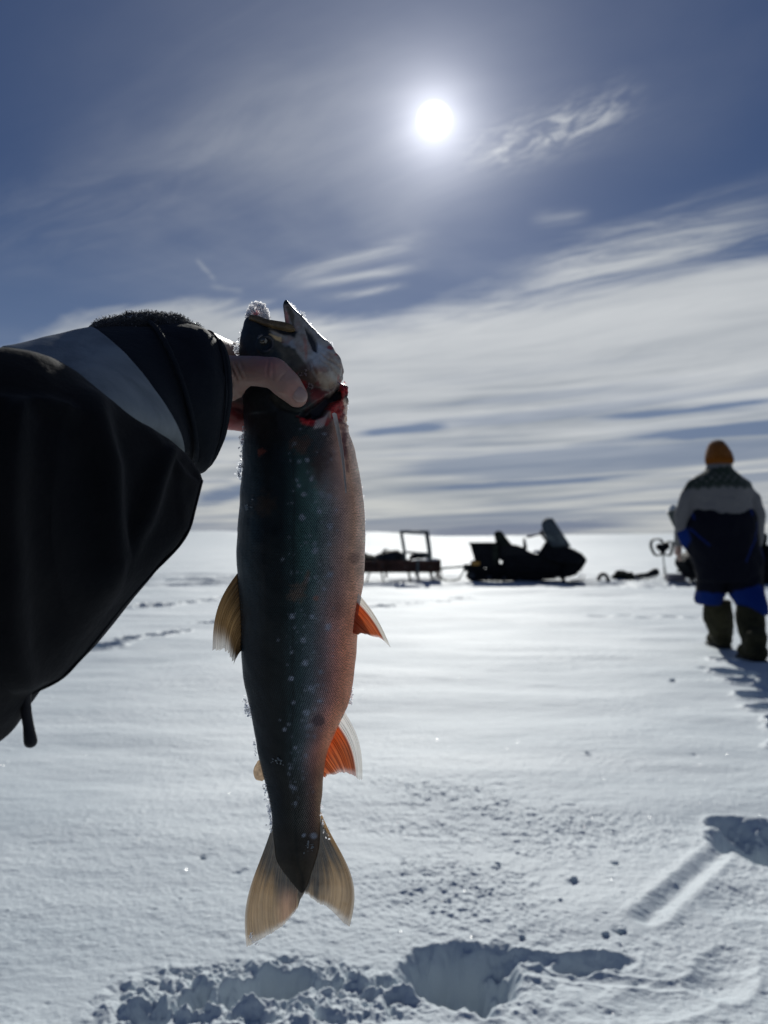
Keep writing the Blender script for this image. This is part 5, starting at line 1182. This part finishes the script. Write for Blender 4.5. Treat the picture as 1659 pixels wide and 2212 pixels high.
def snowmobile(label):
    root = empty('snowmobile', (0, 0, 0), label, 'snowmobile', 'snowmobiles parked on the snow')
    X0 = 760
    def S(x, y, w): return Vector(((x - X0) * K2, w, (868 - y) * K2))
    def slab(name, poly_, w, mat, bev=.03, parent=None, yc=0.0, top=None, prt=True):
        """a solid drawn from the side, w wide; top < 1 narrows it towards its highest points"""
        ys = [p[1] for p in poly_]; y0, y1 = min(ys), max(ys); mb = MB()
        def pt(a_, b_, k):
            f = 1 if top is None else 1 - (1 - top) * (y1 - b_) / (y1 - y0)
            return S(a_, b_, yc + (w / 2 if k else -w / 2) * f)
        mb.prism(poly_, pt); return mb.build(name, mat, parent or root, False, bevel=bev)
    hull = slab('body', [(520, 690), (560, 560), (800, 540), (960, 540), (1010, 450), (1060, 395), (1180, 390), (1290, 440), (1380, 470), (1470, 520), (1520, 580), (1525, 610), (1480, 680), (1400, 770), (1300, 800), (900, 810), (600, 770)], .62, m_blk, .045, top=.62)
    slab('hood', [(1010, 470), (1040, 385), (1110, 370), (1210, 400), (1330, 450), (1440, 505), (1500, 560), (1440, 640), (1250, 640), (1050, 600)], .86, m_blk, .06, top=.45)
    slab('tunnel', [(110, 700), (210, 640), (560, 650), (950, 680), (950, 760), (560, 730), (330, 700), (140, 770)], .44, m_blk, .02)
    slab('seat', [(485, 560), (490, 425), (560, 405), (700, 420), (790, 450), (850, 495), (930, 530), (1010, 535), (1010, 600), (520, 620)], .40, m_seat, .05, top=.8)
    br = slab('backrest', [(470, 430), (445, 330), (440, 275), (480, 250), (530, 255), (560, 300), (620, 380), (660, 425), (560, 440)], .34, m_green, .03)
    gb = MB(); gb.tube([S(800, 470, -.14), S(800, 360, -.14), S(800, 350, 0), S(800, 360, .14), S(825, 470, .14)], .026, 10); gb.build('grab_bar', m_blk, root)
    box = slab('cargo_box', [(150, 405), (490, 405), (500, 690), (230, 690), (195, 560)], .58, m_blk, .02)
    slab('lid', [(142, 392), (494, 392), (494, 412), (142, 412)], .62, m_green, .006, parent=box)
    for yc in (-.30,): slab('strap', [(418, 395), (490, 395), (500, 640), (430, 660)], .02, m_green, .004, parent=box, yc=-.30)
    for yc in (-.315, .315):
        slab('reflector', [(178, 622), (272, 622), (272, 664), (178, 664)], .02, m_amber, .003, parent=box, yc=yc - .002 * (1 if yc > 0 else -1) * 0)
    for yc in (-.345, .345):
        slab('side_marker', [(1262, 582), (1324, 582), (1324, 624), (1262, 624)], .05, m_amber, .004, yc=yc)
    slab('side_bracket', [(160, 610), (285, 610), (285, 676), (160, 676)], .60, m_blk, .01, parent=box)
    # windshield: a curved screen leaning back
    rs = []
    for k in range(9):
        s = k / 8; w = .40 * math.sqrt(max(0.02, 1 - (s * .97) ** 4)) * (1 - .18 * s)
        row = []
        for j in range(15):
            q = j / 14 * 2 - 1; cv = abs(q) ** 1.7
            x = (1355 - 215 * s) - cv * 230 * math.sqrt(max(0.0, 1 - s ** 3 * .85)); y = 440 - 338 * s; row.append(S(x, y, q * w))
        rs.append(row)
    me = rawmesh('windshield', [tuple(v) for r_ in rs for v in r_], np.ascontiguousarray(grid_faces(9, 15))); ws = link_mesh(me, m_ws, root); s = ws.modifiers.new('t', 'SOLIDIFY'); s.thickness = .006
    # steering column, bars, mirrors
    hb = MB(); hb.tube([S(1090, 400, 0), S(1010, 300, 0)], .03, 10); hb.tube([S(870, 318, -.40), S(920, 308, -.34), S(1000, 290, -.12), S(1010, 288, 0), S(1000, 290, .12), S(920, 308, .34), S(870, 318, .40)], .018, 10)
    hb.tube([S(1000, 290, .12), S(1060, 265, .14), S(1150, 300, .16), S(1200, 380, .16)], .032, 8); hb.tube([S(1000, 290, -.12), S(1060, 265, -.14), S(1150, 300, -.16), S(1200, 380, -.16)], .025, 8); o = hb.build('handlebar', m_blk, root)
    for sg in (-1, 1): MB().capsule(S(840, 322, sg * .40), S(905, 312, sg * .35), .026, .024).build('grip', m_rub, o)
    for sg in (-1, 1): MB().box(S(1000, 268, sg * .30), (.05, .14, .085), bev=.02).build('mirror', m_blk, root)
    MB().ball(S(1275, 432, 0), (.07, .17, .05)).build('headlight', m_lamp, root)
    MB().ball(S(960, 500, 0), (.11, .14, .045)).build('snow_on_seat', m_snow, root)
    # track, a rounded loop with lugs, over wheels
    loop = [(120, 740), (100, 790), (135, 845), (220, 868), (900, 868), (985, 830), (1000, 770), (940, 735), (560, 720), (300, 712), (190, 708)]
    lp = catmull(loop + [loop[0]], 90); vs = []; mb = MB(); n = len(lp)
    for side in (-.20, .20):
        for (x, y) in lp: vs.append(S(x, y, side))
    inn = []
    cx = np.mean(lp[:, 0]); cy = np.mean(lp[:, 1])
    for side in (-.20, .20):
        for (x, y) in lp: vs.append(S(x + (cx - x) * .035, y + (cy - y) * .22, side))
    fs = []
    for i in range(n - 1): fs += [(i, i + 1, n + i + 1, n + i), (2 * n + i, 3 * n + i, 3 * n + i + 1, 2 * n + i + 1), (i, 2 * n + i, 2 * n + i + 1, i + 1), (n + i, n + i + 1, 3 * n + i + 1, 3 * n + i)]
    mb.add(vs, fs)
    for i in range(0, n - 1, 3):
        x, y = lp[i]; d = Vector((x - cx, 0, -(y - cy) * 2)).normalized(); mb.box(S(x, min(y, 866), 0) - d * .004, (.02, .39, .03), Matrix.Rotation(math.atan2(d.x, d.z), 3, 'Y'))
    tk = mb.build('track', m_rub, root, False)
    slab('dark_fill_plate', [(150, 720), (980, 735), (970, 850), (180, 850)], .30, m_blk, .01, parent=tk)  # solid slab added to make the inside of the track dark
    slab('side_panel', [(330, 660), (1000, 700), (1180, 760), (1160, 820), (900, 840), (640, 800), (420, 770)], .50, m_blk, .02)
    m_wheel = simple('idler_wheel', (.05, .055, .065), .5, .3) if 'idler_wheel' not in bpy.data.materials else bpy.data.materials['idler_wheel']
    for (x, y, rr_) in ((165, 795, .085), (380, 815, .055), (560, 822, .055), (740, 822, .055), (900, 800, .075)):
        for sg in (-.17, .17): MB().tube([S(x, y, sg - .015), S(x, y, sg + .015)], rr_, 24).build('wheel', m_wheel, tk)
    # skis with turned up tips, legs and shocks
    for sg in (-.46, .46):
        mb = MB(); pl = catmull([(985, 848), (1050, 862), (1200, 866), (1360, 862), (1440, 845), (1480, 805), (1492, 770)], 26); rs = []
        for k, (x, y) in enumerate(pl):
            w = .065 * (1 - .5 * max(0, k / 25 - .7) / .3); rs.append([S(x, y, sg - w), S(x, y, sg + w), S(x, y, sg + w) + Vector((0, 0, .022)), S(x, y, sg - w) + Vector((0, 0, .022))])
        mb.loft(rs); sk = mb.build('ski', m_blk, root, False, bevel=.006)
        lg = MB(); lg.tube([S(1240, 850, sg), S(1270, 760, sg * .96), S(1250, 650, sg * .7)], [.030, .032, .04], 10); lg.tube([S(1240, 770, sg * .95), S(1180, 700, sg * .4)], .02, 8); lg.tube([S(1300, 770, sg * .95), S(1340, 700, sg * .4)], .02, 8)
        lg.build('ski_leg', m_blk, sk)
        slab('running_board', [(430, 700), (1150, 720), (1150, 745), (430, 725)], .16, m_blk, .008, yc=sg * .72)
    MB().box(S(1450, 705, 0), (.06, .75, .05), bev=.02).build('bumper', m_blk, root, False)
    MB().box(S(110, 700, 0), (.16, .40, .16), bev=.02).build('snow_flap', m_rub, root, False)
    return root
def gpt(u, v): return G(u, v)
def copy_tree(o, parent=None):
    c = o.copy(); COL.objects.link(c); c.parent = parent
    for ch in list(o.children): copy_tree(ch, c)
    return c
SY = 17.6
sm = snowmobile('dark snowmobile with raised backrest, cargo box and tall tinted windshield, coupled to the sled')
sx_ = P(987.5 + .18187 * 760, 1240, SY).x
base_z = float(ground_z(np.array([sx_]), np.array([SY]))[0])
sm.location = (sx_, SY, base_z - .025); sm.rotation_euler = (0, 0, R(-11)); sm.scale = (1.03, 1.0, 1.04)
s2 = copy_tree(sm); s2['label'] = 'second dark snowmobile, mostly hidden behind the walking person'
x2 = P(1466 + 132, 1240, 17.2).x; s2.location = (x2, 17.2, float(ground_z(np.array([x2]), np.array([17.2]))[0]) - .03); s2.rotation_euler = (0, 0, R(187)); s2.scale = (1.02, 1, 1.04)

# ================================================================== cargo sled
m_wood = simple('weathered_sled_boards', (.070, .034, .025), .8, .2, nscale=5, namp=.5, bump=.3, bscale=30)
m_tubeg = simple('galvanised_tube', (.10, .125, .125), .45, .4, metal=.4, nscale=10)
m_tarp = simple('dark_tarp', (.016, .018, .022), .7, .2, nscale=6, namp=.5, bump=.5, bscale=14)
K3 = .00146
slx = P(779 + .13228 * 500, 1240, SY).x
sled = empty('cargo_sled', (slx, SY, float(ground_z(np.array([slx]), np.array([SY]))[0]) - .01), 'brown wooden cargo sled with an upright tube frame, hitched behind the snowmobile', 'sled')
SL = Vector(sled.location)
def S3(x, y, w): return SL + Vector(((x - 500) * K3, w, (975 - y) * K3 * 1.10))
def slab3(name, poly_, w, mat, bev=.008, parent=None, yc=0.0):
    mb = MB(); mb.prism(poly_, lambda a_, b_, k: S3(a_, b_, yc + (w / 2 if k else -w / 2))); return mb.build(name, mat, parent or sled, False, bevel=bev)
for yc in (-.42, .42):
    sb = slab3('side_board', [(-700, 600), (300, 612), (1280, 612), (1285, 700), (-700, 690)], .025, m_wood, yc=yc); slab3('side_board', [(-700, 700), (1285, 708), (1280, 785), (-700, 790)], .025, m_wood, yc=yc)
    for x in (-600, -100, 400, 900, 1240): slab3('stake', [(x, 600), (x + 34, 600), (x + 34, 870), (x, 870)], .03, m_tubeg if x == 900 else m_wood, yc=yc * 1.07)
    mb = MB(); pl = catmull([(-700, 955), (-300, 968), (600, 970), (1050, 965), (1200, 930), (1300, 850), (1310, 760)], 40); rs = []
    for (x, y) in pl: rs.append([S3(x, y, yc - .05), S3(x, y, yc + .05), S3(x, y - 24, yc + .05), S3(x, y - 24, yc - .05)])
    rn = mb.loft(rs).build('runner', m_blk, sled, False)
    for x in (-550, -50, 90, 380, 820, 960, 1180): MB().tube([S3(x, 965, yc), S3(x + (60 if x % 4 else -40), 790, yc * .9)], .018, 8).build('strut', m_tubeg, rn)
slab3('floor', [(-700, 775), (1280, 770), (1280, 790), (-700, 795)], .80, m_wood); slab3('end_board', [(1262, 606), (1290, 606), (1290, 788), (1262, 788)], .84, m_wood)
mb = MB()
for yc in (-.40, .40):
    mb.tube([S3(735, 790, yc), S3(712, 480, yc), S3(662, 205, yc)], .030, 10); mb.tube([S3(1120, 790, yc), S3(1128, 530, yc), S3(1078, 205, yc)], .030, 10); mb.tube([S3(650, 200, yc), S3(1092, 200, yc)], .034, 10); mb.tube([S3(712, 495, yc), S3(1126, 525, yc)], .022, 10)
mb.tube([S3(655, 200, -.40), S3(655, 200, .40)], .03, 10); mb.tube([S3(1082, 205, -.40), S3(1082, 205, .40)], .03, 10); mb.build('upright_frame', m_tubeg, sled)
mb = MB(); mb.tube([S3(1285, 745, 0), S3(1400, 730, 0), S3(1660, 712, 0), S3(1720, 730, 0)], .026, 10); mb.tube([S3(1290, 880, -.35), S3(1450, 930, -.15), S3(1600, 900, 0), S3(1690, 760, 0)], .020, 10); mb.tube([S3(1290, 880, .35), S3(1450, 930, .15), S3(1600, 900, 0)], .020, 10)
mb.build('tow_bar', m_tubeg, sled)
def lump(name, c, r_, mat, label, cat, seed=1, amp=.12, fr=6, group=None, rot=None, res=(40, 26)):
    me = MB().ball(c, r_, rot, *res).mesh(name); co = get_co(me); no = get_no(me)
    set_co(me, co + no * (amp * min(r_) * fbm(co[:, 0] * fr, co[:, 1] * fr, co[:, 2] * fr, oct=4, seed=seed) * 1.6)[:, None])
    o = link_mesh(me, mat); set_base(o, (c[0], c[1], c[2] - r_[2])); tag(o, label, cat, group); return o
lump('duffel_bag', S3(480, 600, -.05), (.36, .30, .23), m_tarp, 'dark bulging bag lying in the sled left of its frame', 'bag', 5, .25)
lump('duffel_bag', S3(30, 640, 0), (.42, .32, .19), m_green, 'low dark bundle lying in the sled close to the fish', 'bag', 6, .25)
lump('snow_pile', S3(960, 640, 0), (.30, .34, .075), m_snow, 'snow piled in the front of the sled under the tube frame', 'snow', 7, .4)
lump('snow_pile', S3(1190, 625, 0), (.11, .32, .06), m_snow, 'small snow heap on the sled end nearest the snowmobile', 'snow', 8, .4)
lump('tarp_bundle', S3(960, 580, .25), (.20, .12, .12), m_tarp, 'dark bundle seen through the tube frame of the sled', 'bundle', 9, .3)
# rope over the load
mb = MB(); mb.tube([S3(360, 700, -.45), S3(330, 560, -.32), S3(380, 460, -.1), S3(440, 455, .1)], .016, 8); mb.tube([S3(210, 650, -.45), S3(260, 560, -.34), S3(340, 520, -.2)], .016, 8); mb.build('lashing_strap', simple('strap_webbing', (.05, .055, .06), .8), sled)

# ================================================================== ice auger standing in its hole
K1 = .17328 * 18.0 / FPX
ax_ = P(1371.5 + .17328 * 375, 1240, 18.0).x; az_ = float(ground_z(np.array([ax_]), np.array([18.0]))[0])
aug = empty('ice_auger', (ax_, 18.0, az_), 'motor ice auger standing upright in the snow with looped handles', 'auger')
def A1(x, y, w=0.0): return Vector((ax_ + (x - 375) * K1, 18.0 + w, az_ + (1040 - y) * K1))
mb = MB(); mb.tube([A1(352, 690), A1(376, 960), A1(386, 1060)], .016, 10)
for k in range(34):
    t_0 = k / 34; p = A1(368 + 20 * t_0, 870 + 190 * t_0); q = A1(368 + 20 * t_0, 870 + 190 * (t_0 + 1 / 34)); a_ = k * .7
    mb.box((p + q) / 2 + Vector((math.cos(a_) * .025, math.sin(a_) * .025, 0)), (.05, .035, .008), Matrix.Rotation(a_, 3, 'Z'))
mb.build('drill', m_tubeg, aug, False)
mb = MB(); mb.box(A1(350, 618), (.26, .20, .17), bev=.05); mb.ball(A1(390, 600, -.02), (.09, .10, .085)); mb.ball(A1(305, 612), (.07, .08, .08)); mb.tube([A1(350, 640), A1(352, 705)], [.10, .03], 12); mb.build('engine', m_blk, aug)
m_hb = simple('auger_handle', (.035, .037, .037), .5, .3)
for pts_ in ([(350, 700), (265, 715), (225, 660), (205, 580), (225, 530), (280, 515), (335, 530), (350, 565)], [(355, 700), (440, 715), (465, 650), (478, 570), (460, 548), (400, 555), (365, 575)]):
    q = catmull(pts_, 30)
    for w in (-.05, .05): MB().tube([A1(x, y, w) for x, y in q], .019, 8).build('handle_bar', m_hb, aug)

# ================================================================== small things lying on the snow
def put(u, Y): 
    x = P(u, 1240, Y).x; return Vector((x, Y, float(ground_z(np.array([x]), np.array([Y]))[0])))
c = put(1303, 17.6); pk = MB(); pl = [c + Vector(q) for q in ((-.13, 0, .0), (-.11, 0, .12), (-.04, .02, .23), (.05, .02, .23), (.11, 0, .13), (.13, 0, .0))]; pk.tube(catmull(pl, 20), .045, 12); pk.box(c + Vector((0, .03, .03)), (.24, .10, .08), bev=.03)
o = remesh(pk, .012, 3, 'open_bag'); o = link_mesh(o, m_tarp); set_base(o, c); tag(o, 'small dark grey open bag on the snow ahead of the snowmobile', 'bag')
c = put(1345, 18.3); lump('gear_bundle', c + Vector((0, 0, .07)), (.26, .18, .13), m_green, 'dark humped bundle on the snow between open bag and long roll', 'bundle', 31, .4, 9)
c = put(1393, 18.3); mb = MB(); mb.capsule(c + Vector((-.34, 0, .04)), c + Vector((.10, 0, .08)), .05, .07, 16); mb.capsule(c + Vector((.08, 0, .08)), c + Vector((.26, 0, .15)), .07, .10, 16)
o = link_mesh(remesh(mb, .014, 3, 'gear_roll'), m_tarp); set_base(o, c); tag(o, 'long dark roll of gear lying beside the ice auger', 'bundle')
for k in range(5):
    q = c + Vector((-.26 + (.0, .18, .32, .40, .46)[k], -.12, .0)); mb = MB(); mb.tube([q + Vector((.028 * math.cos(a_), 0, .034 + .03 * math.sin(a_))) for a_ in np.linspace(0, 2 * math.pi, 13)], .007, 6, False); mb.build('buckle', m_steel, o)
c = put(1459, 17.4); tub = empty('plastic_tub', c, 'low greyish mauve plastic tub on the snow behind the auger drill', 'tub')
tub['label'] = 'low greyish mauve plastic tub on the snow right of the auger'
mb = MB(); prof = [(.20, .0), (.23, .15), (.245, .155), (.245, .165), (.215, .165), (.19, .02)]; rs = []
for w_, z_ in prof:
    rs.append([c + Vector((math.copysign(abs(math.cos(a_)) ** .4, math.cos(a_)) * w_, math.copysign(abs(math.sin(a_)) ** .4, math.sin(a_)) * w_ * .7, z_)) for a_ in np.linspace(0, 2 * math.pi, 33)[:-1]])
mb.loft(rs).build('tub_shell', simple('mauve_plastic', (.30, .27, .29), .6, .3), tub)
mb = MB(); mb.tube([c + Vector((-.25, -.10, .15)), c + Vector((-.27, 0, .10)), c + Vector((-.25, .10, .15))], .008, 6); mb.build('handle', m_steel, tub)
# snow crumbs lying about
r = np.random.default_rng(77)
LABS = ['loose snow crumb on the crust right of the tail fin, upper of a scattered few', 'dark edged snow crumb on the crust left of the pole groove', 'tiny snow crumb lying alone just right of the fish tail stalk', 'snow crumb on the crust close to the upper end of the pole groove', 'snow crumb lying alone left of the fish tail', 'small snow crumb of a pair above the shaded hole by the groove, left one', 'small snow crumb of a pair near the lower end of the groove, right one', 'small snow crumb between the big shaded footprint and the pole groove', 'snow crumb just above right of the big shaded footprint', 'large snow crumb below the boots of the walking person', 'snow crumb left of the large crumb below the walking person', 'snow crumb in the smooth drift below the snowmobile, far from the others']
cr = [(1074, 1876, .010), (1240, 1905, .012), (866, 1799, .005), (1330, 1870, .010), (440, 1858, .010), (1308, 2024, .010), (1342, 2018, .012), (1210, 1955, .006), (1128, 2030, .009), (1528, 1447, .030), (1452, 1476, .018), (1268, 1637, .009)]
for k, (u, v, s) in enumerate(cr):
    x, y = G(u, v); z = float(ground_z(np.array([x]), np.array([y]))[0])
    me = MB().ball((x, y, z + s * .3), (s, s * .8, s * .6), None, 14, 9).mesh('snow_crumb'); co = get_co(me); no = get_no(me)
    set_co(me, co + no * (s * .45 * fbm(co[:, 0] / s, co[:, 1] / s, co[:, 2] / s, oct=3, seed=k))[:, None]); o = link_mesh(me, m_snow); set_base(o, (x, y, z)); tag(o, LABS[k], 'snow crumb', 'loose snow crumbs on the crust')
